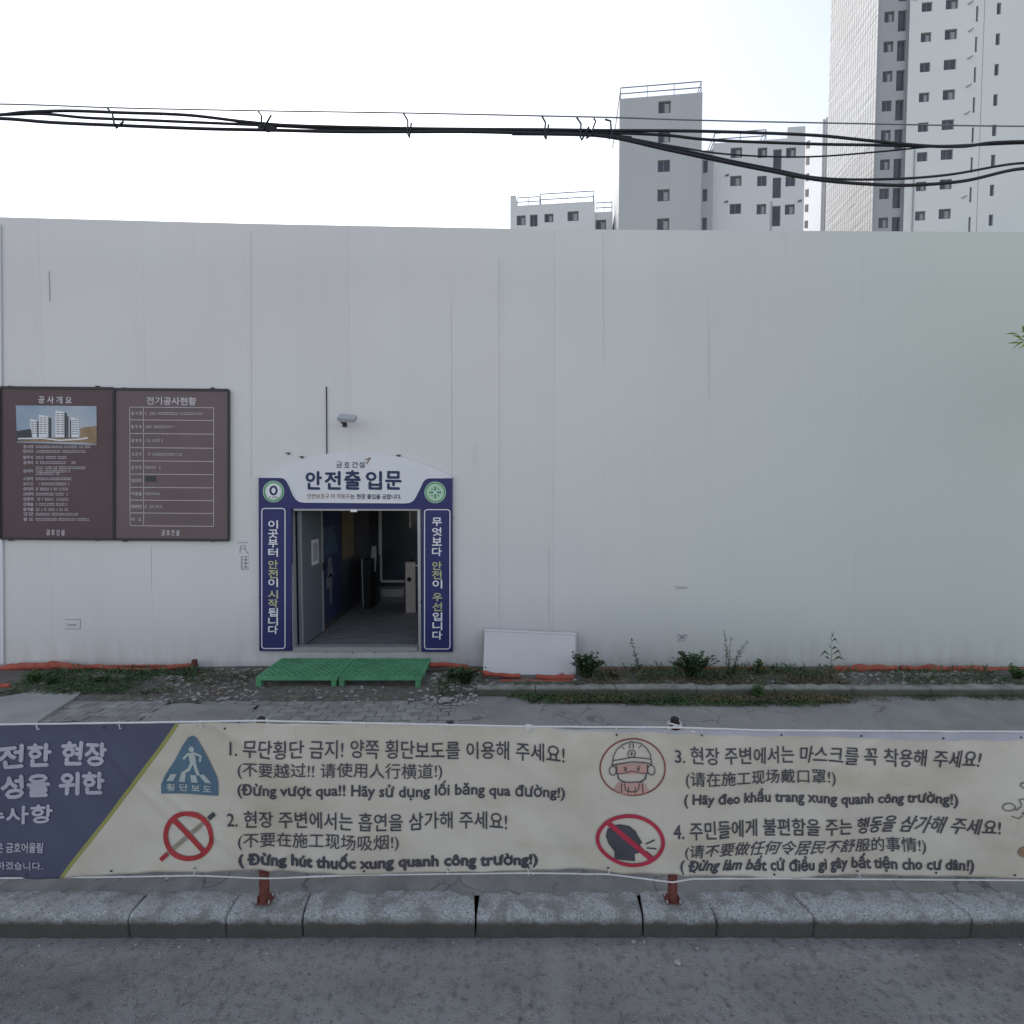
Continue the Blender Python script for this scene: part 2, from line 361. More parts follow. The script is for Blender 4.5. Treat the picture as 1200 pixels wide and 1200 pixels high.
# ================================================================== GROUND
WY, SOIL, KT = 7.1, .20, .15             # wall face, soil level, kerb top
def sheet(name, x0, x1, y0, y1, z, m, nx=1, ny=1, zf=None):
    b = MB(); vs = [(lerp(x0, x1, i / nx), lerp(y0, y1, j / ny), 0) for j in range(ny + 1) for i in range(nx + 1)]
    vs = [(x, y, z + (zf(x, y) if zf else 0)) for x, y, _ in vs]
    b.add(vs, [(j * (nx + 1) + i, j * (nx + 1) + i + 1, (j + 1) * (nx + 1) + i + 1, (j + 1) * (nx + 1) + i) for j in range(ny) for i in range(nx)])
    return b.build(name, m, smooth=bool(zf))
struct(sheet('ground', -900, 900, -900, 900, -.06, M['ground']))
def roadz(x, y): return .008 * noise.noise(Vector((x * .7, y * .7, 3)))
struct(sheet('road', -45, 45, -6, 2.93, 0.0, M['asphalt'], 300, 30, roadz))
struct(sheet('sidewalk', -45, 45, 3.30, 6.2, .118, M['sand']))
struct(sheet('concrete_strip', -45, 45, 3.02, 3.37, .134, M['concrete'], 240, 4, lambda x, y: .006 * noise.noise(Vector((x * 3, y * 6, 0)))))
def soilz(x, y):
    t = min(1, max(0, (y - 5.8) / .35))
    if x > -.5: t = 1
    f = min(1, max(0, (y - 6.6) / .25))
    return (.04 - .055 * f) * t + (.024 * noise.noise(Vector((x * 2.2, y * 3, 1))) + .014 * noise.noise(Vector((x * 9, y * 9, 2)))) * (1 - .6 * f) - .01
b = MB()
nx, ny = 260, 16
def soil_y0(x):
    a = 6.05 if x > -.42 else 5.86 + .05 * noise.noise(Vector((x * 2.5, 0, 8))) + .03 * noise.noise(Vector((x * 9, 0, 8)))
    return a
vs = []
for j in range(ny + 1):
    for i in range(nx + 1):
        x = lerp(-13, 13, i / nx); y = lerp(soil_y0(x), WY + .03, j / ny)
        e = 0 if j else -.05
        vs.append((x, y, .155 + soilz(x, y) + e))
b.add(vs, [(j * (nx + 1) + i, j * (nx + 1) + i + 1, (j + 1) * (nx + 1) + i + 1, (j + 1) * (nx + 1) + i) for j in range(ny) for i in range(nx)])
struct(b.build('soil_strip', M['soil'], smooth=True))

# road-side kerb: separate rough granite stones
kerb = struct(bpy.data.objects.new('kerb', None)); COL.objects.link(kerb)
def jx(p): return G(p, 1075, .15).x
joints = [-6.2, -5.2, -4.2, -3.24, jx(147), jx(262), jx(352), jx(557), jx(755), jx(842), jx(957), jx(1142), jx(1290), 4.7, 5.7, 6.7]
for k, (a, c) in enumerate(zip(joints, joints[1:])):
    b = MB(); n = max(8, int((c - a) / .010)); skew = random.uniform(-.02, .02) if a < 1 else -.05
    # profile: front foot -> top edge (rounded) -> top back -> back foot
    prof = [(2.872, -.03), (2.868, .02), (2.863, .06), (2.860, .095), (2.860, .122), (2.865, .139), (2.876, .148), (2.90, .151), (2.925, .152), (2.95, .152), (2.975, .152), (3.00, .151), (3.03, .149), (3.045, .142), (3.05, .125), (3.052, .0)]
    lift = random.uniform(-.006, .006); vs = []
    for i in range(n + 1):
        t = i / n; x0 = lerp(a + .006, c - .006, t)
        endr = min(t * (c - a), (1 - t) * (c - a))
        for (y, z) in prof:
            x = x0 + (skew * (y - 2.87) / .18 if i in (0, n) or True else 0)
            q = Vector((x * 26, y * 26, z * 26)); r2 = Vector((x * 6, y * 6, z * 6 + 9))
            d = .004 * noise.noise(q) + .006 * noise.noise(r2) + .003 * noise.noise(q * 2.3)
            ch = .010 * max(0, 1 - endr / .03) if z > .1 else 0
            if abs(x0 - jx(842)) < .06 and y < 2.96 and z > .08: ch += .035 * (1 - abs(x0 - jx(842)) / .06)
            edge = 1 if .1 < z and y < 2.92 else .5
            bite = (max(0, noise.noise(Vector((x * 13, 4, 4))) - .05) * .045 + max(0, noise.noise(Vector((x * 34, z * 20, 9)))) * .018) * edge
            if y > 3.0 and z > .1: bite += max(0, noise.noise(Vector((x * 5, 1, 7))) - .1) * .05
            vs.append((x, y + d * .6 + (bite * .5 if y < 2.92 else -bite * .8 if y > 3.0 else 0), z + d + lift * (z > 0) - ch - bite * (z > .1) * .6))
    m_ = len(prof)
    b.add(vs, [(i * m_ + j, (i + 1) * m_ + j, (i + 1) * m_ + j + 1, i * m_ + j + 1) for i in range(n) for j in range(m_ - 1)] + [tuple(range(m_)), tuple(n * m_ + j for j in range(m_))[::-1]])
    b.build('kerb_stone', M['granite'], kerb, smooth=True)

# sidewalk pavers: the ones that show are single blocks, the rest joined
walk = struct(bpy.data.objects.new('paving', None)); COL.objects.link(walk)
def paver_z(x, y): return .142 + .007 * noise.noise(Vector((x * 1.3, y * 1.3, 5)))
def patch(x, y):                         # where old asphalt or concrete covers the pavers
    d = noise.noise(Vector((x * 2, y * 2, 3))) * .12
    if x > -.55 + d * 2: return True
    if -3.95 + d < x < -2.95 + d and 4.3 < y < 5.80 + d: return True
    return False
pm = bpy.data.meshes.new('paver')
pv = MB(); pv.add([(-.0965, -.0465, -.05), (.0965, -.0465, -.05), (.0965, .0465, -.05), (-.0965, .0465, -.05),
                   (-.0965, -.0465, -.004), (.0965, -.0465, -.004), (.0965, .0465, -.004), (-.0965, .0465, -.004),
                   (-.091, -.041, 0), (.091, -.041, 0), (.091, .041, 0), (-.091, .041, 0)],
                  [(0, 1, 5, 4), (1, 2, 6, 5), (2, 3, 7, 6), (3, 0, 4, 7), (4, 5, 9, 8), (5, 6, 10, 9), (6, 7, 11, 10), (7, 4, 8, 11), (8, 9, 10, 11)])
pm.from_pydata([tuple(v) for v in pv.v], [], pv.f); pm.materials.append(M['paver'])
single = 0; rest = MB(); cells = []
for j in range(26):
    y = 5.94 - j * .1
    for i in range(-36, 60):
        x = i * .2 + (.1 if j % 2 else 0)
        if y < 3.42 or patch(x, y): continue
        if y > soil_y0(x) + .02: continue
        cells.append((x, y))
cells.sort(key=lambda c: (-(c[1] > 4.9 and abs(c[0]) < 5.9), -c[1], abs(c[0])))
for x, y in cells:
    rz = random.gauss(0, .012); tx = random.gauss(0, .008); ty = random.gauss(0, .02); z = paver_z(x, y) + random.gauss(0, .0035)
    if single < 290:
        o = bpy.data.objects.new('paver', pm); COL.objects.link(o); o.parent = walk; o.location = (x, y, z); o.rotation_euler = (ty, tx, rz); single += 1
    else:
        mt = Matrix.Translation((x, y, z)) @ Matrix.Rotation(rz, 4, 'Z'); rest.add([mt @ v for v in pv.v], pv.f)
stuff(rest.build('paver_field', M['paver'], walk))
# asphalt patches over the pavers
b = MB(); nx, ny = 300, 24; vs = []
for j in range(ny + 1):
    for i in range(nx + 1):
        x = lerp(-.62, 22, (i / nx) ** 1.6); y = lerp(3.36, 6.10, j / ny)
        if i == 0: x += .12 * noise.noise(Vector((3, y * 2.4, 1)))
        vs.append((x, y, .150 + .006 * noise.noise(Vector((x, y, 1))) - (.02 if i == 0 else 0)))
b.add(vs, [(j * (nx + 1) + i, j * (nx + 1) + i + 1, (j + 1) * (nx + 1) + i + 1, (j + 1) * (nx + 1) + i) for j in range(ny) for i in range(nx)])
struct(b.build('asphalt_walk', M['walk'], smooth=True))
def blob(name, outline, z, m, th=.012, seed=0):
    b = MB(); n = len(outline); cx = sum(p[0] for p in outline) / n; cy = sum(p[1] for p in outline) / n
    vs = [(cx, cy, z)] + [(lerp(cx, x, .93), lerp(cy, y, .93), z) for x, y in outline] + [(x, y, z - th) for x, y in outline]
    b.add(vs, [(0, 1 + i, 1 + (i + 1) % n) for i in range(n)] + [(1 + i, 1 + n + i, 1 + n + (i + 1) % n, 1 + (i + 1) % n) for i in range(n)])
    return b.build(name, m)
def rough(x0, x1, y0, y1, amp=.06, n=60, sd=0):
    out = []
    for i in range(n):
        t = i / n * 4; k = int(t); f = t - k
        x, y = ((lerp(x0, x1, f), y0), (x1, lerp(y0, y1, f)), (lerp(x1, x0, f), y1), (x0, lerp(y1, y0, f)))[k]
        out.append((x + amp * noise.noise(Vector((x * 3, y * 3, sd))), y + amp * noise.noise(Vector((x * 3, y * 3, sd + 9)))))
    return out
struct(blob('cement_patch', rough(-3.98, -2.92, 4.3, 5.80, .08, sd=2), .158, M['walk'], .02))
# left ramp slab
q = [G(-260, 852, .15), G(36, 852, .15), G(97, 812, .17), G(70, 806, .17), G(0, 818, .17), G(-260, 830, .17)]
b = MB(); b.add([(p.x, p.y, p.z + .012) for p in q] + [(p.x, p.y, .08) for p in q], [tuple(range(6))] + [(i, i + 6, (i + 1) % 6 + 6, (i + 1) % 6) for i in range(6)])
tag(b.build('concrete_slab', M['slab']), 'pale smooth concrete slab with a slanted edge on the sidewalk at far left', 'slab')
# low kerb holding back the soil
k2 = thing('planter_kerb', 'low weathered concrete kerb holding back the weedy soil strip', 'kerb', (-.42, 6.02, .12))
x = -.42; first = True
while x < 12:
    L_ = random.uniform(.92, 1.02) if not first else .7; first = False; n = 20; b = MB(); vs = []
    prof = [(6.0, 0), (5.998, .11), (6.01, .128), (6.03, .133), (6.10, .133), (6.12, .12), (6.12, 0)]
    dz = random.uniform(-.008, .008)
    for i in range(n + 1):
        xx = lerp(x + .004, x + L_ - .004, i / n)
        for (y, z) in prof:
            e = .014 * noise.noise(Vector((xx * 9, y * 9, z * 9))) + .008 * noise.noise(Vector((xx * 25, y * 25, z * 9)))
            vs.append((xx, y + e * .6, .125 + z + e * (z > .05) + dz * (z > .05)))
    m_ = len(prof)
    b.add(vs, [(i * m_ + j, (i + 1) * m_ + j, (i + 1) * m_ + j + 1, i * m_ + j + 1) for i in range(n) for j in range(m_ - 1)] + [tuple(range(m_)), tuple(n * m_ + j for j in range(m_))[::-1]])
    b.build('kerb_block', M['kerb2'], k2, smooth=True); x += L_
# rubble and gravel
def stones(name, spots, parent=None):
    b = MB()
    for (x, y, z, r) in spots:
        ax = [random.uniform(.6, 1.3) for _ in range(3)]; rot = Matrix.Rotation(random.uniform(0, 6), 3, 'Z')
        vs = [rot @ Vector((r * ax[0] * a * random.uniform(.75, 1.2), r * ax[1] * c * random.uniform(.75, 1.2), r * ax[2] * .6 * d * random.uniform(.75, 1.2))) + Vector((x, y, z))
              for a, c, d in ((1, 0, 0), (-1, 0, 0), (0, 1, 0), (0, -1, 0), (0, 0, 1), (0, 0, -1), (.7, .7, .3), (-.7, .7, .3), (.7, -.7, .3), (-.7, -.7, .3))]
        b.add(vs, [(0, 6, 4), (6, 2, 4), (2, 7, 4), (7, 1, 4), (1, 9, 4), (9, 3, 4), (3, 8, 4), (8, 0, 4), (0, 5, 6), (6, 5, 2), (2, 5, 7), (7, 5, 1), (1, 5, 9), (9, 5, 3), (3, 5, 8), (8, 5, 0)])
    return stuff(b.build(name, M['stone']))
def sz(x, y): return .155 + soilz(x, y)
sp = []
for x0, x1, y0, y1, n in ((-4.3, -3.0, 5.86, 7.0, 380), (-6, -4.3, 6.1, 7.0, 140), (-1.05, -.4, 5.75, 6.9, 420), (4.0, 6.3, 6.1, 6.9, 420), (-.4, 4.0, 6.15, 7.0, 260), (-3, -1, 5.85, 6.2, 60)):
    for _ in range(n):
        x = random.uniform(x0, x1); y = random.uniform(y0, y1)
        sp.append((x, y, sz(x, y) if y > soil_y0(x) else .152, random.choice((.008, .012, .014, .02, .03))))
sp += [(-.78, 5.83, .17, .07), (-.6, 5.75, .16, .035), (-.72, 5.6, .155, .03), (.35, 5.65, .155, .02)]
for _ in range(120):
    sp.append((random.uniform(-5.5, 5.5), random.uniform(5.0, 5.9), .155, random.choice((.004, .007, .011))))
o = stones('rubble', sp)
stones('road_grit', [(random.uniform(-3.2, 3.2), 2.855 - abs(random.gauss(0, .08)), .003, random.choice((.004, .006, .009))) for _ in range(150)] +
       [(random.uniform(-3.2, 3.2), random.uniform(2.2, 2.85), .003, random.choice((.002, .003, .005))) for _ in range(200)] +
       [(jx(742) , 2.84, .006, .016), (jx(755), 2.84, .006, .013), (jx(786), 2.71, .008, .017)] +
       [(random.uniform(-3.2, 3.4), random.uniform(3.14, 3.36), .142, random.choice((.004, .006, .01))) for _ in range(120)])

# ================================================================== HOARDING WALL
topline = [(-6000, 250), (-200, 250), (0, 254), (300, 262), (600, 268), (830, 270), (1200, 272), (6000, 273)]
hoard = thing('hoarding_wall', 'tall plain white steel panel hoarding running along the whole street', 'wall', (0, WY, SOIL))
DX0, DX1 = P(341, 600, WY).x, P(494, 600, WY).x; DZ0, DZ1 = P(420, 762, WY).z, P(420, 597, WY).z
PW = 59.2 / 600 * WY; xk0 = (57 - 600) / 600 * WY
for k in range(-14, 38):
    a = xk0 + k * PW; c = a + PW
    g1 = random.choice((.0001, .0002, .0002, .0010)); g2 = .0001
    px = 600 + (a + c) / 2 / WY * 600; zt = P(px, pl(topline, px), WY).z
    dy = random.uniform(-.0006, .0006)
    x0, x1 = a + g1, c - g2; b = MB()
    def slab(xa, xb, za, zb):
        px0 = 600 + xa / WY * 600; px1 = 600 + xb / WY * 600
        if zb > 5:
            z0_, z1_ = P(px0, pl(topline, px0), WY).z, P(px1, pl(topline, px1), WY).z
        else: z0_ = z1_ = zb
        y0, y1, e = WY + dy, WY + dy + .045, .0004
        b.add([(xa, y0 + e, za), (xa + e, y0, za), (xb - e, y0, za), (xb, y0 + e, za), (xa, y1, za), (xb, y1, za),
               (xa, y0 + e, z0_), (xa + e, y0, z0_), (xb - e, y0, z1_), (xb, y0 + e, z1_), (xa, y1, z0_), (xb, y1, z1_)],
              [(0, 1, 7, 6), (1, 2, 8, 7), (2, 3, 9, 8), (4, 0, 6, 10), (3, 5, 11, 9), (5, 4, 10, 11), (6, 7, 8, 9, 11, 10), (0, 4, 5, 3, 2, 1)])
    if x1 <= DX0 or x0 >= DX1: slab(x0, x1, .10, zt)
    else:
        slab(x0, x1, .10, DZ0); slab(x0, x1, DZ1, zt)
        if x0 < DX0: slab(x0, DX0, DZ0, DZ1)
        if x1 > DX1: slab(DX1, x1, DZ0, DZ1)
    b.build('panel', M['panel'], hoard)
    if not (DX0 - .06 < a < DX1 + .06):
        b = MB(); b.box(a - .04, a + .04, WY + .052, WY + .10, .1, zt - .15); b.build('backing_rail', M['seam'], hoard)
    else:
        b = MB(); b.box(a - .04, a + .04, WY + .052, WY + .10, DZ1 + .1, zt - .15); b.build('backing_rail', M['seam'], hoard)
b = MB(); b.bar(P(382.5, 453, WY - .012), P(383, 533, WY - .012), .012, .012)  # raised dark bar added in place of an open panel seam
tag(b.build('gap', M['darksteel']), 'thin dark vertical conduit on the white wall above the gate', 'gap')
b = MB(); b.bar(P(57.5, 318, WY - .004), P(58.5, 353, WY - .004), .007, .006); b.build('seam_crack', M['panel_dark'], hoard)
for px, y0, y1 in ((294, 270, 560), (529, 352, 560), (529.5, 585, 600), (585, 300, 738), (643, 640, 738), (707, 272, 420), (831, 380, 470), (177, 640, 690)):
    b = MB(); b.bar(P(px, y0, WY - .003), P(px + .5, y1, WY - .003), .0024, .003); b.build('seam_crack', M['seam'], hoard)
# thin flashing strip at far left
b = MB(); b.bar(P(-1, 262, WY - .02), P(3, 778, WY - .02), .035, .02); b.build('edge_trim', M['crest'], hoard)

# small printed marks on the hoarding
def mark(name, label, cat, segs, m, Y=WY - .004, wd=1.0, texts=()):
    b = MB()
    for s_ in segs: ribbon(b, s_, wd, Y)
    for t_, q_ in texts: put_text(b, t_, q_, Y)
    return tag(b.build(name, m), label, cat)
mark('wall_stencil', 'small faint boxed stencil mark low on the white wall below the left board', 'stencil',
     [[(76, 726), (94, 726)], [(94, 726), (94, 737)], [(76, 737), (94, 737)], [(77, 731), (84, 732), (90, 731.5)], [(79, 733), (89, 733)]], M['panel_dark'], wd=.8)
mark('wall_marking', 'two short dark pencil strokes on the white wall above the scribbled mark', 'marking', [[(790, 687.5), (805, 688)], [(792, 689.8), (806, 689)]], M['panel_dark'], wd=.8)
mark('wall_scribble', 'small crossed out dark scribble on the white wall above the bushy weed', 'scribble',
     [[(792, 745.5), (806, 744.5)], [(794, 748.5), (806, 746)], [(793, 751), (804, 751)], [(795, 743), (803, 750)], [(804, 743), (796, 750)]], M['bgrey'], wd=.9)
mark('wall_notice', 'small dark arrow and stamp markings between the brown board and the gate', 'marking',
     [[(278, 636), (290, 635.5)], [(282, 640), (281, 648)], [(282, 640), (287, 639), (288, 646), (291, 649)], [(283, 643), (287, 643)], [(283, 652), (292, 652.5)], [(283, 656), (292, 656)], [(283, 660), (292, 660)], [(283, 664), (292, 664.5)], [(283, 667), (292, 667)], [(283, 652), (283, 667)], [(288, 653), (288, 666)]], M['bgrey'], wd=1.2)

# ================================================================== INFORMATION BOARDS
def board(x0, y0, x1, y1, m, label, dx=0):
    pts = [P(x0, y0, WY - .04), P(x1, y0 + (1.2), WY - .04), P(x1, y1, WY - .04), P(x0, y1 - 1, WY - .04)]
    t = thing('information_board', label, 'board', (pts[0].x, WY, pts[3].z), group='information boards on the hoarding')
    b = MB(); b.prism([(p.x, p.z) for p in pts[::-1]], WY - .04, WY - .012); b.build('panel', m, t)
    b = MB()
    for a, c in zip(pts, pts[1:] + pts[:1]): b.bar(a, c, .018, .034)
    b.build('frame', M['darksteel'], t)
    for fx in (.09, .86):
        for yy in (y0, y1):
            b = MB(); p = P(lerp(x0, x1, fx), yy, WY - .03); b.box(p.x - .02, p.x + .02, p.y - .02, p.y + .02, p.z - .02, p.z + .02); b.build('clip', M['darksteel'], t)
    return t
BY = WY - .0425
def fakeline(mb, x0, x1, y, h, sl=0.006, Y=BY):
    x = x0; rnd = random.Random(int(x0 * 7 + y * 13))
    while x < x1 - .8:
        wd = rnd.choice((1.0, 1.3, 1.6)); yy = y + (x - x0) * sl
        if rnd.random() < .13: x += 1.6; continue
        k = rnd.randint(0, 3)
        if k != 1: ribbon(mb, [(x, yy - h * .3), (x + wd, yy - h * .3)], h * .28, Y)
        if k != 2: ribbon(mb, [(x + wd * .5, yy - h / 2), (x + wd * .5, yy + h / 2)], .42, Y)
        ribbon(mb, [(x, yy + h * .35), (x + wd, yy + h * .35)], h * .26, Y)
        x += wd + .35
t = board(1, 454, 133.2, 632, M['board_a'], 'dark brown construction notice board with a picture of tower blocks, left one')
b = MB(); put_text(b, '공 사 개 요', (45, 464, 472.5, 84, 464.8, 473.2), BY, bold=.03)
rows = [(523.5, 106), (529, 101), (536, 78), (542, 88), (548, 101), (552, 81.5), (555, 70), (561, 83), (567, 81), (573, 79), (579, 80), (585, 81), (591, 79), (597, 81), (602.5, 92), (608.5, 107)]
labs = {0: '공사명', 1: '대지위치', 2: '발주자', 3: '설계자', 5: '감리자', 7: '시공자', 8: '공사기간', 9: '대지면적', 10: '건축면적', 11: '연면적', 12: '건폐율', 13: '용적률', 14: '규모', 15: '용 도'}
for i, (y, xe) in enumerate(rows):
    fakeline(b, 42, xe, y, 3.2, .002)
    if i in labs: put_text(b, labs[i], (27.3, y - 2, y + 2, 39, y - 2, y + 2), BY, bold=.02)
put_text(b, '금 호 건 설', (54.5, 620.5, 627, 75.5, 620.8, 627.3), BY, bold=.03); b.build('lettering', M['boardtext'], t)
b = MB(); b.add([P(18.5, 475, BY), P(113, 476, BY), P(113.5, 521.5, BY), P(20, 518.5, BY)], [(3, 2, 1, 0)]); b.build('picture', M['skyblue_print'], t)
b = MB(); Y2 = BY - .002
for (x0, x1, y0) in ((35.5, 45, 491), (45.5, 56, 486), (65, 77, 481), (83.5, 92, 489)):
    b.add([P(x0, 513, Y2), P(x0, y0, Y2), P(x1, y0 + 2, Y2), P(x1, 513, Y2)], [(0, 1, 2, 3)])
b.build('printed_towers', M['crest'], t)
b = MB(); Y3 = BY - .003
for (x0, x1, y0) in ((57, 60, 489), (75.5, 78, 483), (78.5, 80, 487), (82, 83.5, 492), (43.5, 45, 493)):
    b.add([P(x0, 513, Y3), P(x0, y0, Y3), P(x1, y0 + 1, Y3), P(x1, 513, Y3)], [(0, 1, 2, 3)])
for (x0, x1, y0) in ((35.5, 45, 491), (45.5, 56, 486), (65, 77, 481), (83.5, 92, 489)):
    y = y0 + 3.5
    while y < 510:
        for xx in (x0 + 1, (x0 + x1) / 2 + .3):
            ribbon(b, [(xx, y), (xx + (x1 - x0) * .33, y + .4)], .8, Y3)
        y += 2.6
b.add([P(19.5, 505, Y3), P(36, 502.5, Y3), P(38, 513, Y3), P(19.7, 517, Y3)], [(3, 2, 1, 0)])
b.build('printed_shadows', M['dark_print'], t)
b = MB(); b.add([P(94, 502, Y2), P(104, 500, Y2), P(113.2, 499, Y2), P(113.5, 521, Y2), P(94, 518, Y2)], [(4, 3, 2, 1, 0)])
b.add([P(20, 512.5, Y2), P(94, 512.6, Y2), P(94, 518.5, Y2), P(20, 517.5, Y2)], [(3, 2, 1, 0)]); b.build('printed_ground', M['sand_print'], t)
b = MB(); ribbon(b, sub([(21, 514), (50, 513.5), (70, 516), (95, 514.5), (103, 513)], 3), 1.6, BY - .004); b.build('printed_road', M['crest'], t)
t = board(134.6, 456, 268, 633, M['board_b'], 'mauve construction notice board with a ruled table, the right one of two')
b = MB(); put_text(b, '전기공사현황', (172, 465, 474, 230, 466, 475), BY, bold=.03)
ys = [477, 492, 508, 524.5, 540, 555.5, 571, 586, 601, 616]
for i, y in enumerate(ys): ribbon(b, [(152, y), (250.5, y + .8)], .75, BY)
for x in (152, 168, 250.5): ribbon(b, [(x, 477), (x + (.4 if x < 200 else -.2), 616.5)], .7, BY)
tl = ['공 사 명', '발 주 자', '설 계 자', '시 공 자', '감 리 자', '현장대리인', '착공일', '준공예정일', '비  고']
te = [238, 206.5, 190.5, 214, 189, None, 187, 190, None]
for i, s_ in enumerate(tl):
    y = (ys[i] + ys[i + 1]) / 2; put_text(b, s_, (154, y - 2.1, y + 2.1, 166, y - 2, y + 2.2), BY, bold=.02)
    if te[i]: fakeline(b, 170, te[i], y, 3.0, .004)
put_text(b, '금 호 건 설', (189.5, 621, 627.5, 210, 621.2, 627.7), BY, bold=.03); b.build('lettering', M['boardtext'], t)
b = MB(); fillpoly(b, rrect(170.5, 558, 183, 564.5, .5, 1), BY); b.build('dark_sticker', M['dark_print'], t)

# ================================================================== SAFETY GATE
gate = thing('entrance_gate', 'navy and white printed safety entrance portal around the open doorway', 'gate', (P(416, 763, WY).x, WY - .03, DZ0))
GY = WY - .06; PY_ = GY - .004
def plate(name, pts, m, y0=GY, y1=WY - .015):
    b = MB(); b.prism([(P(x, y, GY).x, P(x, y, GY).z) for x, y in pts], y0, y1); return b.build(name, m, gate)
plate('left_pillar', [(303, 596), (303.8, 763), (341.5, 763), (341.5, 596)], M['blue'])
plate('right_pillar', [(494.5, 596), (494.5, 764), (530.5, 764), (530, 596)], M['blue'])
curve_l = [(329, 559.5), (333, 560.5), (336.5, 564), (339, 569), (341.5, 575), (344, 580.5), (347, 585), (351, 587.6), (356, 588.5)]
curve_r = [(474, 589.3), (480, 588.8), (484, 586.5), (487, 582), (490, 576), (493, 570), (495.5, 564.5), (498.5, 561.3), (502, 560)]
plate('header', [(303, 559), ] + [(303, 596), (530, 596.5), (530, 560)] + curve_r[::-1] + curve_l[::-1], M['blue'])
plate('crest', curve_l + curve_r + [(529.5, 558.7), (520, 553.5), (505, 547), (490, 541), (470, 536), (452, 532.6), (430, 531.2), (405, 530.4), (385, 531.5), (365, 535), (345, 541.5), (325, 550), (304, 558.2)], M['crest'], GY + .006, WY - .02)
b = MB()
ribbon(b, [(303.5, 559.3)] + curve_l + [(415, 588.9)] + curve_r + [(529.6, 559.8)], 1.1, PY_)
ribbon(b, rrect(306.8, 595.8, 334, 760, 3.2), 1.1, PY_, closed=True)
ribbon(b, rrect(497.5, 597.2, 527.3, 760.5, 3.2), 1.1, PY_, closed=True); b.build('printed_border', M['pwhite'], gate)
def col(b, chars, cx, ys, w_=11, h=9.6):
    for ch, y in zip(chars, ys): put_text(b, ch, (cx - w_ / 2, y - h / 2, y + h / 2, cx + w_ / 2, y - h / 2, y + h / 2), PY_, bold=.028)
for chars, cx, ys, mm in (('이곳부터', 320, (614.5, 625.5, 636.5, 647.5), 'pwhite'), ('이', 320, (683,), 'pwhite'), ('됩니다', 320, (717.5, 728, 738), 'pwhite'), ('무엇보다', 512, (611.5, 623, 634.5, 646.5), 'pwhite'),
                          ('이', 512.5, (684.5,), 'pwhite'), ('입니다', 512.5, (722.5, 733.5, 744.5), 'pwhite'), ('안전', 320, (661.5, 672.5), 'pyellow'), ('시작', 320, (696.5, 707), 'pyellow'), ('안전', 512, (663, 673.8), 'pyellow'), ('우선', 512.5, (699.8, 711), 'pyellow')):
    b = MB(); col(b, chars, cx, ys); b.build('printed_word', M[mm], gate)
b = MB(); CY = GY + .002
for ch, x in zip('안전출입문', (367.5, 390, 413, 438, 461)):
    put_text(b, ch, (x - 9, 552.5 - (1 if ch == '출' else 0), 573, x + 9, 552.7 - (1 if ch == '출' else 0), 573.3), CY, bold=.035)
for ch, x in zip('금호건설', (397.5, 406.5, 415.5, 424)): put_text(b, ch, (x - 3.4, 541, 548, x + 3.4, 541, 548), CY, bold=.01)
put_text(b, '는 현장 출입을 금합니다.', (411, 578.8, 584.5, 470, 579.2, 585), CY, bold=.02)
b.build('printed_dark_letters', M['pnavy'], gate)
b = MB(); put_text(b, '안전보호구 미 착용자', (360, 578.5, 584.3, 410, 578.7, 584.5), CY, bold=.008)
ribbon(b, [(427.5, 538.8), (434, 536.5)], 1.3, CY); ribbon(b, [(434, 536.2), (429.5, 543.5)], 1.5, CY); b.build('printed_rust_letters', M['pbrown'], gate)
for (cx, cy) in ((320.5, 576), (510, 577)):
    b = MB(); fillpoly(b, ell(cx, cy, 12.6, 12.6), PY_); b.build('badge_ring', M['plgreen'], gate)
    b = MB(); ribbon(b, ell(cx, cy, 11, 11), 1.5, PY_ - .002, closed=True)
    if cx < 400: pass
    else:
        for a in (0, 90, 180, 270): ribbon(b, [(cx + 1.5 * math.cos(R(a)), cy + 1.5 * math.sin(R(a))), (cx + 7 * math.cos(R(a)), cy + 7 * math.sin(R(a)))], 2.4, PY_ - .003)
        for a in (45, 135, 225, 315): fillpoly(b, ell(cx + 5.3 * math.cos(R(a)), cy + 5.3 * math.sin(R(a)), 1, 1, 8), PY_ - .003)
    b.build('badge_emblem', M['pgreen'], gate)
b = MB(); fillpoly(b, ell(320.5, 576, 8.8, 8.8), PY_ - .0025); fillpoly(b, ell(510, 577, 3, 3), PY_ - .0015); b.build('badge_disc', M['pwhite'], gate)
b = MB(); ribbon(b, ell(320.5, 574.8, 3.7, 4.6, 24), 2.4, PY_ - .0045, closed=True); fakeline(b, 316, 325, 582.5, 2, 0, PY_ - .0045); b.build('badge_zero', M['pnavy'], gate)
for (x, y) in ((337.5, 532), (353.5, 536.3), (467, 534.5)):
    b = MB(); p = P(x, y, WY - .03); b.bar(p - Vector((.03, 0, -.012)), p + Vector((.03, 0, .012)), .014, .014); b.tube([p, p + Vector((0, .035, 0))], .008, 6); b.build('hook', M['darksteel'], gate)
for (x, y) in ((303.5, 620), (531, 607), (493, 706), (303.5, 700), (515, 764)):
    b = MB(); p = P(x, y, GY - .006); b.tube([p, p + Vector((0, .02, 0))], .009, 8); b.build('bolt', M['darksteel'], gate)
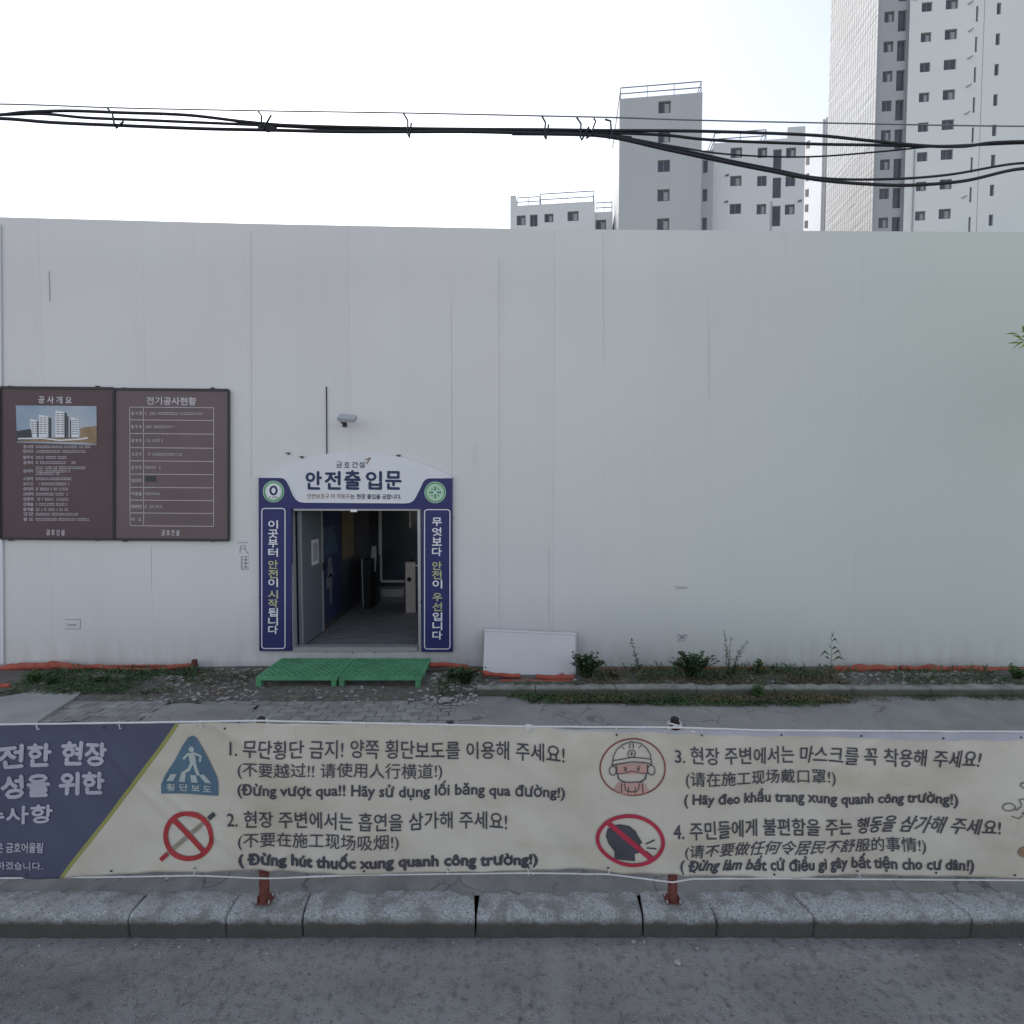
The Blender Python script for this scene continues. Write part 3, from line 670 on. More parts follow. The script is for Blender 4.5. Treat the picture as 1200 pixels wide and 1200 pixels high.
# door frame
fr = thing('door_frame', 'dull aluminium frame lining the gate doorway', 'door frame', (P(417, 763, WY).x, WY, DZ0))
FY0, FY1 = WY - .045, WY + .09
def fbox(x0, x1, y0, y1, name):
    a = P(x0, y0, WY); c = P(x1, y1, WY); b = MB(); b.box(a.x, c.x, FY0, FY1, c.z, a.z); b.build(name, M['aluminium'], fr)
fbox(341.6, 345.5, 594.8, 762, 'jamb'); fbox(489.8, 494.4, 594.8, 762, 'jamb'); fbox(345.6, 489.7, 595, 598.2, 'lintel'); fbox(345.6, 489.7, 757.5, 762, 'threshold')
b = MB(); p = P(415, 598.6, WY - .04); b.box(p.x - .045, p.x + .045, FY0 - .015, FY0 - .001, p.z - .015, p.z + .02); b.build('latch_plate', M['pwhite'], fr)
for x in (382, 413, 439):
    b = MB(); p = P(x, 764.5, WY - .004); b.tube([p + Vector((0, -.006, 0)), p], .009, 8); b.build('bolt', M['darksteel'], fr)

# passage behind the doorway
FZ = DZ0 + .0; XL, XR = DX0 + .04, 0.15; YB = 11.0
pas = struct(bpy.data.objects.new('passage', None)); COL.objects.link(pas); pas.location = (-2, 9, FZ)
def pbox(name, x0, x1, y0, y1, z0, z1, m): b = MB(); b.box(x0, x1, y0, y1, z0, z1); return b.build(name, m, pas)
n = 6
for i in range(5):
    for j in range(2):
        x0 = lerp(XL, XR, j / 2); x1 = lerp(XL, XR, (j + 1) / 2) - .004; y0 = lerp(FY1, YB, i / 5); y1 = lerp(FY1, YB, (i + 1) / 5) - .005
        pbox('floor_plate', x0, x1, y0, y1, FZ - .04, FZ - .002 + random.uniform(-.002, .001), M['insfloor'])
ZC = DZ1 + .25
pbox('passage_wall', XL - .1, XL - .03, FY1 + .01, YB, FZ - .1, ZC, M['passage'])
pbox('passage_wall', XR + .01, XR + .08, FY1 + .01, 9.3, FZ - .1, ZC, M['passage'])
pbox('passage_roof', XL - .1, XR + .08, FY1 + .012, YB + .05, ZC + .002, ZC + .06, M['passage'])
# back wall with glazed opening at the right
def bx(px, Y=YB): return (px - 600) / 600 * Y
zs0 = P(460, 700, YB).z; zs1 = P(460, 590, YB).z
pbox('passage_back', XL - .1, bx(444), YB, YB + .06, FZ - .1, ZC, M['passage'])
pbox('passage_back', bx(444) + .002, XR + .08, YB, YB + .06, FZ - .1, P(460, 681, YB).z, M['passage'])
wn = thing('inner_window', 'white framed dark window at the back of the gate passage', 'window', (bx(460), YB, P(460, 681, YB).z))
b = MB(); b.box(bx(444), bx(446.8), YB - .05, YB + .03, P(445, 681, YB).z, ZC - .01); b.build('frame', M['bwhite'], wn)
b = MB(); b.box(bx(446.9), XR, YB - .06, YB + .03, P(445, 682, YB).z, P(445, 679.8, YB).z); b.build('frame', M['bwhite'], wn)
b = MB(); b.box(bx(479.5), bx(481.5), YB - .045, YB + .03, P(445, 618, YB).z, ZC - .01); b.build('frame', M['bwhite'], wn)
b = MB(); b.box(bx(447), XR, YB, YB + .02, P(445, 679.7, YB).z, ZC - .012); b.build('pane', M['glass'], wn)
b = MB(); b.box(bx(444.5), bx(474), YB - .35, YB - .02, P(445, 694, YB).z, P(445, 687, YB).z); b.box(bx(445), bx(473.5), YB - .3, YB - .03, FZ, P(445, 694.4, YB).z)
b2 = tag(b.build('reception_bench', M['aluminium']), 'low pale bench under the inner window of the passage', 'bench')
# open door leaf
dl = thing('door', 'grey blue steel door leaf standing open inside the gate on the left', 'door', (XL, FY1, FZ))
b = MB(); b.box(XL + .002, XL + .042, FY1 + .01, FY1 + .86, FZ + .02, DZ1 - .02); b.build('leaf', M['doorleaf'], dl)
b = MB(); b.box(XL + .043, XL + .05, FY1 + .80, FY1 + .86, FZ + .02, DZ1 - .02); b.build('edge_rail', M['aluminium'], dl)
b = MB(); b.box(XL + .043, XL + .05, FY1 + .012, FY1 + .05, FZ + .02, DZ1 - .02); b.build('edge_rail', M['aluminium'], dl)
b = MB(); b.box(XL + .0435, XL + .046, FY1 + .40, FY1 + .68, FZ + 1.12, FZ + 1.5); b.build('notice', M['crest'], dl)
b = MB(); b.box(XL + .0465, XL + .047, FY1 + .44, FY1 + .64, FZ + 1.17, FZ + 1.45); b.build('notice_print', M['bgrey'], dl)
b = MB(); b.box(XL + .05, XL + .10, FY1 + .81, FY1 + .84, FZ + .98, FZ + 1.1); b.build('handle', M['black'], dl)
# banner inside
ib = thing('inner_banner', 'navy safety banner hanging on the left wall inside the passage', 'banner', (XL, 8.5, FZ))
b = MB(); b.box(XL - .025, XL - .012, FY1 + .9, FY1 + 1.85, FZ + .1, DZ1 - .02); b.build('cloth', M['pnavy'], ib)
b = MB()
for i, (za, zb, ya, yb) in enumerate(((1.55, 1.62, .1, .6), (1.4, 1.46, .1, .7), (1.22, 1.3, .05, .75))):
    y = ya
    while y < yb:
        b.box(XL - .0118, XL - .0105, FY1 + .92 + y, FY1 + .92 + y + .06, FZ + za - .05, FZ + zb + .03); y += .11
b.build('faint_lettering', M['signblue'], ib)
b = MB()
for y, z, wd, h in ((.30, .95, .16, .18), (.27, .8, .26, .16), (.22, .62, .14, .2), (.36, .55, .12, .3), (.36, .35, .1, .2)):
    b.box(XL - .0116, XL - .0105, FY1 + .92 + y, FY1 + .92 + y + wd, FZ + z, FZ + z + h)
b.build('printed_figure', M['winframe'], ib)
b = MB(); b.box(XL - .02, XL - .008, FY1 + 1.95, FY1 + 2.6, FZ + 1.0, DZ1 - .03)
tag(b.build('wall_poster', M['leafdry']), 'narrow olive brown poster on the dark passage wall beside the navy banner', 'poster')
# turnstile
ts = thing('turnstile', 'beige turnstile post with a round black reader just inside the gate', 'turnstile', (bx(480, 9.4), 9.5, FZ))
x0, x1 = bx(474.5, 9.3), bx(486, 9.3); zt = P(480, 659, 9.3).z
b = MB(); b.box(x0, x1, 9.3, 9.42, FZ, zt); b.build('post', M['cream'], ts)
b = MB(); b.box(x0 - .03, x0 - .002, 9.31, 10.1, FZ, zt - .01); b.box(x1 + .002, x1 + .05, 9.31, 10.1, FZ, zt - .005); b.build('cabinet', M['passage'], ts)
b = MB(); c_ = P(479.5, 679, 9.29); b.tube([c_, c_ + Vector((0, -.012, 0))], .042, 18); b.build('reader', M['black'], ts)
b = MB(); b.tube([Vector((x0 + .02, 9.5, zt - .3)), Vector((x0 - .25, 9.6, zt - .34))], .02, 8); b.build('arm', M['darksteel'], ts)
b = MB(); b.bar(P(484, 662, 9.28), P(490, 663, 9.28), .02, .02); b.build('top_bracket', M['crest'], ts)
ts2 = thing('turnstile', 'dark turnstile cabinet with a thin bright edge in the middle of the passage', 'turnstile', (bx(427, 9.6), 9.7, FZ))
b = MB(); b.box(bx(425, 9.6), bx(433, 9.6), 9.6, 10.3, FZ, P(425, 656, 9.6).z); b.build('cabinet', M['black'], ts2)
b = MB(); b.bar(Vector((bx(424.3, 9.6), 9.6, FZ + .02)), Vector((bx(423.3, 9.6), 9.6, P(425, 655, 9.6).z)), .014, .02); b.build('edge_trim', M['aluminium'], ts2)
b = MB(); b.add([P(433, 668, 9.9), P(436, 640, 9.9), P(441, 640, 9.9), P(440, 670, 9.9)], [(0, 1, 2, 3)]); b.prism([(P(433, 668, 9.9).x, P(433, 668, 9.9).z), (P(440, 670, 9.9).x, P(440, 670, 9.9).z), (P(441, 645, 9.9).x, P(441, 645, 9.9).z), (P(436, 640, 9.9).x, P(436, 640, 9.9).z)], 9.905, 9.92)
tag(b.build('hanging_vest', M['bgrey']), 'grey vest hanging in the dark at the back of the passage', 'vest')

# floodlight above the gate
fl = thing('floodlight', 'small flat floodlight on a bracket above the gate', 'light', tuple(P(404, 497, WY)))
c_ = P(407, 490, WY - .30)
b = MB(); ux = Vector((.11, 0, -.012)); uy = Vector((0, .07, .04)); uz = Vector((0, -.012, .02))
def slabox(b, c, ux, uy, uz): b.add([c + i * ux + j * uy + k * uz for k in (-1, 1) for j in (-1, 1) for i in (-1, 1)], [(0, 2, 3, 1), (4, 5, 7, 6), (0, 1, 5, 4), (1, 3, 7, 5), (3, 2, 6, 7), (2, 0, 4, 6)])
slabox(b, c_, ux, uy, uz); b.build('housing', M['bgrey'], fl)
b = MB(); slabox(b, c_ - Vector((0, 0, .022)), ux * .82, uy * .82, uz * .1); b.build('lens', M['crest'], fl)
b = MB(); pw = P(404, 497, WY); b.tube([pw, pw + Vector((0, -.16, .0)), pw + Vector((.02, -.24, .05)), c_], .009, 6); b.box(pw.x - .03, pw.x + .03, WY - .012, WY - .003, pw.z - .04, pw.z + .04); b.build('bracket', M['darksteel'], fl)

# ================================================================== OBJECTS AT THE FOOT OF THE WALL
def pallet(x0, x1, label):
    y0, y1, z1 = 6.22, 6.93, .305
    t = thing('plastic_pallet', label, 'pallet', ((x0 + x1) / 2, (y0 + y1) / 2, .2), group='green plastic pallets below the gate')
    b = MB()
    for a, c in (((x0, y0), (x1, y0)), ((x1, y0), (x1, y1)), ((x1, y1), (x0, y1)), ((x0, y1), (x0, y0))):
        dx, dy = (a[0] + c[0]) / 2, (a[1] + c[1]) / 2
        if a[1] == c[1]: yy = a[1] + (.014 if a[1] == y0 else -.014); b.box(x0, x1, yy - .014, yy + .014, z1 - .044, z1)
        else: xx = a[0] + (.014 if a[0] == x0 else -.014); b.box(xx - .014, xx + .014, y0 + .029, y1 - .029, z1 - .044, z1)
    b.build('rim', M['green'], t)
    b = MB(); s = .092; X0, X1, Y0, Y1 = x0 + .02, x1 - .02, y0 + .02, y1 - .02
    for sg, dz in ((1, 0), (-1, -.0015)):
        k = -14
        while k < 26:
            c0 = X0 + k * s if sg > 0 else X0 + k * s
            # line x = c0 + sg*(y-Y0)
            pts = []
            for y in (Y0, Y1): pts.append((c0 + sg * (y - Y0), y))
            (xa, ya), (xb, yb) = pts
            # clip in x
            def clip(xa, ya, xb, yb):
                t0, t1 = 0, 1; dx = xb - xa
                for lo, hi in ((X0, X1),):
                    ta, tb = (lo - xa) / dx, (hi - xa) / dx
                    if ta > tb: ta, tb = tb, ta
                    t0, t1 = max(t0, ta), min(t1, tb)
                return (t0, t1) if t1 > t0 + .02 else None
            r_ = clip(xa, ya, xb, yb)
            if r_: b.bar((lerp(xa, xb, r_[0]), lerp(ya, yb, r_[0]), z1 - .008 + dz), (lerp(xa, xb, r_[1]), lerp(ya, yb, r_[1]), z1 - .008 + dz), .025, .012)
            k += 1
    b.build('lattice_deck', M['green'], t)
    
    for fx in (x0, x1 - .08):
        for fy in (y0 + .001, (y0 + y1) / 2 - .04, y1 - .09):
            b = MB(); b.box(fx + .002, fx + .062, fy, fy + .07, .17, z1 - .045); b.build('foot', M['green'], t)
mat_under = mat('green_plastic_underside', (.03, .11, .06), .6)
pallet(-3.16, -2.15, 'left one of two green lattice plastic pallets laid as a step below the gate')
pallet(-2.135, -1.115, 'right one of two green lattice plastic pallets laid as a step below the gate')

b = MB(); a0, a1, a2, a3 = P(566, 791, 6.62), P(673.5, 796, 6.62), P(675, 742.5, 7.03), P(568, 738, 7.03)
nn = Vector((0, -.02, -.008))
lb = thing('leaning_board', 'plain white sheet leaning against the foot of the wall right of the gate', 'board', ((a0.x + a1.x) / 2, 6.65, .2))
b.add([a0, a1, a2, a3, a0 - nn, a1 - nn, a2 - nn, a3 - nn], [(0, 1, 2, 3), (7, 6, 5, 4), (0, 4, 5, 1), (1, 5, 6, 2), (2, 6, 7, 3), (3, 7, 4, 0)])
b.build('sheet', M['sheetwhite'], lb)
b = MB()
b.bar(a3 + nn * .5, a2 + nn * .5, .018, .012); b.build('top_edge', M['pwhite'], lb)
b = MB(); b.bar(a1 - nn * .4 + Vector((.008, 0, 0)), a2 - nn * .4 + Vector((.008, 0, 0)), .012, .03); b.bar(a2 + Vector((-.16, -.02, -.045)), a2 + Vector((.01, -.02, -.03)), .008, .008); b.build('side_edge', M['bgrey'], lb)

def orange(pts, r, label, flat=.7):
    b = MB(); P3 = []
    for (a, c) in zip(pts, pts[1:]):
        for k in range(8): P3.append(tuple(lerp(a[i], c[i], k / 8) for i in range(3)))
    P3.append(pts[-1]); P3 = [(x, y + .006 * noise.noise(Vector((x * 9, 1, r * 90))), z + .012 * noise.noise(Vector((x * 6, 0, r * 90)))) for x, y, z in P3]
    r *= 1.25; rs = [r * (.85 + .4 * noise.noise(Vector((p[0] * 7, 5, r * 50))) + .12 * noise.noise(Vector((p[0] * 35, 5, 5)))) for p in P3]
    b.tube(P3, rs, 10); cz = None
    return tag(b.build('orange_tube', M['orange'], smooth=True), label, 'tube', 'orange plastic tubes along the wall foot')
def fl3(pl_, Y, r): return [tuple(P(x, y, Y)) for x, y in pl_]
orange(fl3([(-60, 786), (0, 784), (25, 781), (60, 780), (95, 783)], 6.98, 1), .048, 'thick orange tube along the wall foot below the left notice board')
orange(fl3([(92, 783), (115, 781), (145, 785), (175, 786), (200, 783), (226, 779)], 6.96, 1), .032, 'thin sagging orange tube ending left of the pallets')
orange(fl3([(110, 781), (160, 780.5), (222, 779.5)], 7.04, 1), .016, 'thin straight orange pipe against the wall behind the sagging tube')
orange(fl3([(-30, 806), (0, 803), (9, 804), (10, 809), (0, 814), (-30, 817)], 6.2, 1), .028, 'bent red orange loop on the pale slab at far left')
orange(fl3([(503, 780), (520, 779), (545, 782), (567, 789)], 6.9, 1), .032, 'orange tube between the pallets and the leaning board')
orange(fl3([(566, 789.5), (590, 792), (610, 792.5)], 6.5, 1), .03, 'short orange tube under the left corner of the leaning board')
orange(fl3([(628, 793), (645, 795), (673, 793.5)], 6.5, 1), .034, 'short orange tube under the right corner of the leaning board')
orange(fl3([(585, 798), (620, 797.5), (670, 798)], 6.42, 1), .012, 'thin flat orange strip in front of the leaning board')
orange(fl3([(700, 784.5), (760, 784), (840, 783), (900, 783)], 7.0, 1), .016, 'thin dark orange pipe behind the bushy weeds')
orange(fl3([(972, 787), (990, 784), (1020, 783), (1050, 783.5)], 6.95, 1), .045, 'thick orange tube right of the tall single weed')
orange(fl3([(1056, 783), (1100, 784), (1140, 784), (1162, 785)], 6.95, 1), .042, 'thick orange tube along the wall foot near the right edge')
orange(fl3([(1160, 784), (1185, 785), (1260, 786)], 6.97, 1), .028, 'thin orange tube end at the far right of the wall foot')
for (px, py, Y) in ((228, 778, 6.93),):
    b = MB(); p = P(px, py, Y); b.box(p.x - .03, p.x + .03, Y - .02, Y + .02, p.z - .05, p.z + .06); tag(b.build('pipe_cap', M['rail']), 'small red square pipe cap standing at the end of the sagging tube', 'pipe cap')

# ---- weeds
def leafq(b, p, d, L_, wd):
    d = d.normalized(); s = d.cross(Vector((0, 0, 1)))
    if s.length < .1: s = Vector((1, 0, 0))
    s = (s.normalized() + Vector((0, 0, random.uniform(-.5, .5)))).normalized() * wd
    mid = p + d * L_ * .5 + Vector((0, 0, L_ * .06)); tip = p + d * L_ - Vector((0, 0, L_ * .12))
    b.add([p, mid + s, tip, mid - s], [(0, 1, 2, 3)])
def weed(px, py, Y, h, spread, stems, leaves, label, lm='leaf', ll=.06, lw=.016, lean=0, name='weed', droop=0):
    base = P(px, py, Y); base.z = sz(base.x, Y) - .01 if Y > 6.12 else base.z
    t = thing(name, label, 'weed', tuple(base)); sb = MB(); lb_ = MB()
    for i in range(stems):
        a = random.uniform(0, 6.28); k = random.uniform(.55, 1) if i else 1
        dx = math.cos(a) * spread * random.random() + lean * k; dy = math.sin(a) * spread * .5 * random.random()
        top = base + Vector((dx, dy, h * k)); mid = base + Vector((dx * .3, dy * .3, h * k * .55)) + Vector((random.uniform(-.01, .01), 0, 0))
        pts = [base + Vector((random.uniform(-.02, .02), 0, 0)), mid, top]; sb.tube(pts, [.004, .003, .0015], 4)
        for j in range(leaves):
            u = random.uniform(.12, 1); q = pts[0].lerp(mid, u / .55) if u < .55 else mid.lerp(top, (u - .55) / .45)
            a2 = random.uniform(0, 6.28); leafq(lb_, q, Vector((math.cos(a2), math.sin(a2) * .7, random.uniform(-.1, .9) - droop)), ll * random.uniform(.6, 1.3) * (1.15 - .5 * u), lw)
    sb.build('stem', M['stem'], t); lb_.build('foliage', M[lm], t)
weed(688, 799, 6.5, .32, .26, 60, 30, 'dark bushy weed beside the right edge of the leaning board', 'leafdark')
weed(812, 800, 6.5, .36, .36, 70, 34, 'large dense green weed in front of the wall below the scribble', 'leafdark')
weed(748, 790, 6.9, .44, .02, 2, 40, 'single leaning feathery weed stalk against the white wall', 'leafdark', .07, .006, -.10)
weed(853, 800, 6.6, .60, .10, 3, 26, 'tall forked weed with two thin stalks', 'leaf', .05, .008, -.06)
weed(858, 800, 6.62, .48, .08, 3, 20, 'slender weed leaning right beside the forked one', 'leaf', .05, .008, .16)
weed(888, 800, 6.6, .24, .10, 6, 18, 'short spindly weed in the soil strip right of the forked weed', 'leaf')
weed(973, 800, 6.85, .58, .0, 1, 0, 'tall lone weed with long drooping leaves against the white wall', 'leafdark')
# long drooping leaves of the lone weed
lw_ = [o for o in bpy.data.objects if o.get('label', '').startswith('tall lone weed')][0]
b = MB(); base = Vector(lw_.location)
for (u, dx, dz, L_) in ((.10, -.12, .06, 1), (.28, .18, .03, 1), (.32, -.10, .05, 1), (.42, -.17, -.01, 1), (.44, .17, -.08, 1), (.58, .07, .03, 1), (.62, -.05, .08, 1), (.78, .09, -.05, 1), (.82, -.03, .10, 1), (.9, .02, .1, 1)):
    p0 = base + Vector((0, 0, .56 * u)); m1 = p0 + Vector((dx * .55, -.01, abs(dx) * .35 + .01)); p1 = p0 + Vector((dx, -.02, dz)); sx = Vector((0, .004, .015))
    b.add([p0, m1 - sx, p1, m1 + sx], [(0, 1, 2, 3)])
b.build('foliage', M['leafdark'], lw_)
weed(545, 812, 6.3, .22, .26, 46, 24, 'low spreading green weed on the rubble left of the leaning board', 'leafdark')
weed(530, 806, 6.45, .14, .16, 12, 16, 'small dark weed on the rubble right of the pallets', 'leafdark')
weed(888, 826, 5.93, .26, .12, 14, 14, 'bright upright weed growing in front of the low kerb', 'leaf', .09, .009)
weed(40, 806, 6.35, .15, .20, 26, 14, 'low tuft of green weeds beside the pale slab at far left', 'leaf', .08, .008)
weed(62, 810, 6.3, .12, .14, 16, 14, 'small dark weed tuft at the tip of the pale slab', 'leafdark', .06, .008)
weed(1193, 798, 6.5, .16, .18, 18, 16, 'green weed tuft at the far right of the soil strip', 'leaf')
weed(120, 806, 6.4, .08, .14, 12, 10, 'flat creeping weed below the thin orange tube', 'leafdark')
weed(720, 800, 6.5, .10, .12, 10, 10, 'small weed right of the bushy one by the leaning board', 'leafdry')
def cover(name, areas, m, ll=.035, lw=.007, up=.8):
    b = MB()
    for (x0, x1, y0, y1, n, zz) in areas:
        for _ in range(n):
            x = random.uniform(x0, x1); y = lerp(y0, y1, random.random())
            if noise.noise(Vector((x * 1.7, y * 2.5, len(name)))) < -.08 and random.random() < .85: continue
            z = zz if zz is not None else sz(x, y)
            a = random.uniform(0, 6.28); p = Vector((x, y, z + random.uniform(0, .02)))
            leafq(b, p, Vector((math.cos(a), math.sin(a), random.uniform(.1, 1.2) * up)), ll * random.uniform(.5, 1.5), lw)
    return stuff(b.build(name, M[m]))
cover('ground_weeds', [(-6.2, -4.1, 6.0, 6.95, 6500, None), (-4.4, -3.3, 6.2, 6.9, 800, None), (-.9, -.35, 5.95, 6.7, 900, None), (.2, 2.0, 5.80, 6.0, 5600, .155), (-.1, 4.4, 6.12, 6.3, 1500, None), (1.0, 4.0, 5.80, 6.0, 3000, .15), (1.3, 3.3, 5.72, 5.95, 1800, .15), (4.0, 6.5, 5.88, 6.0, 900, .15), (1.2, 3.6, 6.2, 6.9, 1500, None), (3.9, 6.4, 6.15, 6.6, 700, None)], 'leafdark')
cover('green_ground_weeds', [(-6.2, -4.6, 6.0, 6.9, 2000, None), (-.05, 1.4, 5.88, 6.0, 900, .155), (1.6, 3.8, 5.70, 6.0, 1900, .15), (.3, 1.6, 5.78, 6.0, 900, .15), (1.6, 2.6, 6.2, 6.8, 500, None), (5, 6.4, 6.2, 6.9, 700, None), (-1, -.4, 6.0, 6.6, 300, None)], 'leaf')
cover('dry_verge_weeds', [(.2, 3.9, 5.78, 6.0, 3600, .15), (.6, 4.2, 6.2, 6.9, 1500, None)], 'leafdry', .06, .005)
cover('tall_verge_weeds', [(.9, 4.0, 6.35, 6.98, 1300, None), (4.0, 6.4, 6.3, 6.9, 300, None), (-6.2, -4.2, 6.3, 6.9, 500, None)], 'leafdark', .12, .008, 1.6)
cover('dry_ground_weeds', [(.9, 4.4, 6.15, 6.95, 6500, None), (.9, 4.4, 5.84, 6.0, 1200, .15), (-4.4, -3.1, 5.95, 6.9, 900, None), (3.0, 4.2, 6.3, 6.8, 700, None)], 'leafdry', .05, .005)

# ================================================================== BANNER ON ITS POSTS
BN = 2.88
top_px = [(-400, 852), (0, 848.5), (300, 845.5), (460, 848), (620, 852), (780, 853.5), (900, 856), (1200, 857), (1600, 860)]
bot_px = [(-400, 1032), (0, 1028), (150, 1025.5), (300, 1022), (330, 1022), (600, 1024), (720, 1024), (790, 1023), (900, 1028), (1200, 1030), (1600, 1034)]
def by(x, z):                            # slack of the cloth
    s = .5 + .5 * math.sin(x * 1.1)
    y = .010 * math.sin(x * 3.1 + z * 2.2) + .006 * math.sin(x * 7.3 - z * 5 + 1) + .009 * noise.noise(Vector((x * 2.2, 0, z * 3.5))) + .005 * noise.noise(Vector((x * 6 + z * 5, 1, z * 6)))
    for fx, fz, ang, amp in ((-1.5, 1.15, -.45, .008), (.95, 1.15, 1.7, .009), (-2.2, .95, -.9, .008), (.98, .36, .9, .008), (-1.45, .35, .8, .008), (2.9, .8, 1.4, .008), (-1.9, .75, -.7, .006), (2.0, 1.1, -2.6, .005)):
        d = (x - fx) * math.sin(ang) - (z - fz) * math.cos(ang); l = math.hypot(x - fx, z - fz)
        y -= amp * math.exp(-(d / .026) ** 2) * max(0, 1 - l / .55)
    y += .0035 * math.sin(x * 23 + 3 * math.sin(z * 4)) * max(0, z - .75) * 2 + .003 * math.sin(x * 31 + z * 9) * max(0, .6 - z) * 2
    return BN + y * 1.5
bp = by
depth = lambda x, z: by(x, z) - .0045
m = mat('banner_cloth', (.45, .415, .36), .65, scale=1.6, col2=(.53, .505, .45), spec=.25, bump=.15, bscale=7); M['banner'] = m
mixin(m, (.37, .32, .23), noise_fac(2.2, .5, .8, (1, 1, 2.0), off=(3, 0, 0)), .6)
mixin(m, (.22, .19, .13), noise_fac(5, .66, .85, (3, 1, 1)), .5)
def band(lo, hi, soft=.002):
    xb, zb = P(74, 1026, BN).x, P(74, 1026, BN).z; xt, zt_ = P(207, 848, BN).x, P(207, 848, BN).z
    k = (xt - xb) / (zt_ - zb)
    def f(N, L, g):
        s = N.new('ShaderNodeSeparateXYZ'); L.new(g, s.inputs[0])
        a = N.new('ShaderNodeMath'); a.operation = 'MULTIPLY_ADD'; a.inputs[1].default_value = -k; a.inputs[2].default_value = -(xb - k * zb); L.new(s.outputs[2], a.inputs[0])
        c = N.new('ShaderNodeMath'); c.operation = 'ADD'; L.new(a.outputs[0], c.inputs[0]); L.new(s.outputs[0], c.inputs[1])
        n = N.new('ShaderNodeTexNoise'); n.inputs['Scale'].default_value = 1.8; L.new(g, n.inputs['Vector'])
        d = N.new('ShaderNodeMath'); d.operation = 'MULTIPLY_ADD'; d.inputs[1].default_value = .05; L.new(n.outputs[0], d.inputs[0]); L.new(c.outputs[0], d.inputs[2])
        e = N.new('ShaderNodeMath'); e.operation = 'LESS_THAN'; e.inputs[1].default_value = hi + .025; L.new(d.outputs[0], e.inputs[0])
        return e.outputs[0]
    return f
mixin(m, (.26, .26, .09), band(0, .024))
mixin(m, (.07, .078, .125), band(0, -.004))
banner = thing('banner', 'long off white cloth banner with navy left end and safety rules in three languages', 'banner', (0, BN, .3))
b = MB(); nx, ny = 760, 64; X0, X1 = -4.4, 4.6; F = []; Bk = []
for j in range(ny + 1):
    for i in range(nx + 1):
        x = lerp(X0, X1, i / nx); px = 600 + x / BN * 600
        zt_ = P(px, pl(top_px, px), BN).z; zb = P(px, pl(bot_px, px), BN).z
        zt_ -= .004 * abs(math.sin((px - 43) / 98 * math.pi)); zb += .007 * abs(math.sin((px - 35) / 98 * math.pi)) + .004 * noise.noise(Vector((x * 4, 0, 0)))
        z = lerp(zb, zt_, j / ny); y = by(x, z); F.append((x, y, z)); Bk.append((x, y + .0015, z))
w_ = nx + 1
b.add(F + Bk, [(j * w_ + i, j * w_ + i + 1, (j + 1) * w_ + i + 1, (j + 1) * w_ + i) for j in range(ny) for i in range(nx)] +
      [(len(F) + j * w_ + i, len(F) + (j + 1) * w_ + i, len(F) + (j + 1) * w_ + i + 1, len(F) + j * w_ + i + 1) for j in range(ny) for i in range(nx)] +
      [(i, len(F) + i, len(F) + i + 1, i + 1) for i in range(nx)] + [(ny * w_ + i, ny * w_ + i + 1, len(F) + ny * w_ + i + 1, len(F) + ny * w_ + i) for i in range(nx)])
b.build('cloth', M['banner'], banner, smooth=True)
b = MB(); vs = []
n = 200
for i in range(n + 1):
    px = lerp(650, 1300, i / n); t_ = pl(top_px, px) + .8; h_ = lerp(1, 8.5, min(1, (px - 650) / 350))
    for yy in (t_, t_ + h_):
        p = P(px, yy, BN); p.y = by(p.x, p.z) - .0035; vs.append(p)
b.add(vs, [(2 * i, 2 * i + 1, 2 * i + 3, 2 * i + 2) for i in range(n)]); b.build('hem', M['bannerwhite'], banner, smooth=True)
K = dict(Y=BN, depth=depth)
TM = ['bannertext', 'printed_rule_line']
def T(s, q, bold=.010, sh=None):
    b = MB(); put_text(b, s, q, BN, depth, bold, sh); return b.build(TM[1], M[TM[0]], banner)
T('1. 무단횡단 금지! 양쪽 횡단보도를 이용해 주세요!', (271, 864.5, 885, 661, 871.5, 893))
T('(不要越过!! 请使用人行横道!)', (281, 890.5, 910, 518, 895, 915), .004)
T('(Đừng vượt qua!! Hãy sử dụng lối băng qua đường!)', (280, 913, 934, 662, 918, 939), .010)
T('2. 현장 주변에서는 흡연을 삼가해 주세요!', (267, 949, 969, 594, 953.5, 974))
T('(不要在施工现场吸烟!)', (280, 975.5, 995, 468, 975.5, 995), .004)
T('( Đừng hút thuốc xung quanh công trường!)', (280, 996.5, 1018, 630, 998, 1018), .028)
T('3. 현장 주변에서는 마스크를 꼭 착용해 주세요!', (790, 874, 893, 1147, 878, 899), .010, [(0, 0), (.42, 0), (.46, .012), (.6, .006), (.9, 0), (1, .015)])
T('(请在施工现场戴口罩!)', (802, 901.5, 921, 980, 903, 922), .004)
T('( Hãy đeo khẩu trang xung quanh công trường!)', (800, 924, 944, 1122, 926.5, 947), .012)
T('4. 주민들에게 불편함을 주는 행동을 삼가해 주세요!', (788, 961, 981, 1168, 957, 976), .012, [(0, 0), (.56, 0), (.62, .012), (.78, .03), (.92, .012), (1, .0)])
T('(请不要做任何令居民不舒服的事情!)', (801, 986.5, 1004, 1086, 983, 1002), .004, [(0, 0), (.1, .01), (.4, .03), (.65, .02), (.75, 0)])
T('( Đừng làm bất cứ điều gì gây bất tiện cho cư dân!)', (796, 1001, 1021, 1141, 1003, 1025), .014, [(0, 0), (.08, .02), (.25, .02), (.3, 0)])
TM = ['bannerwhite', 'printed_heading_line']
T('안전한 현장', (-24, 873, 899, 124, 871.5, 897), .045); T('조성을 위한', (-23, 909.5, 936, 122, 905, 930), .045)
T('준수사항', (-46, 946, 966, 62, 943, 963), .035); T('은 금호어울림', (-1, 985.5, 997, 54, 985, 996), .03); T('하겠습니다.', (-2, 1008, 1017.5, 54, 1007, 1016), .02)
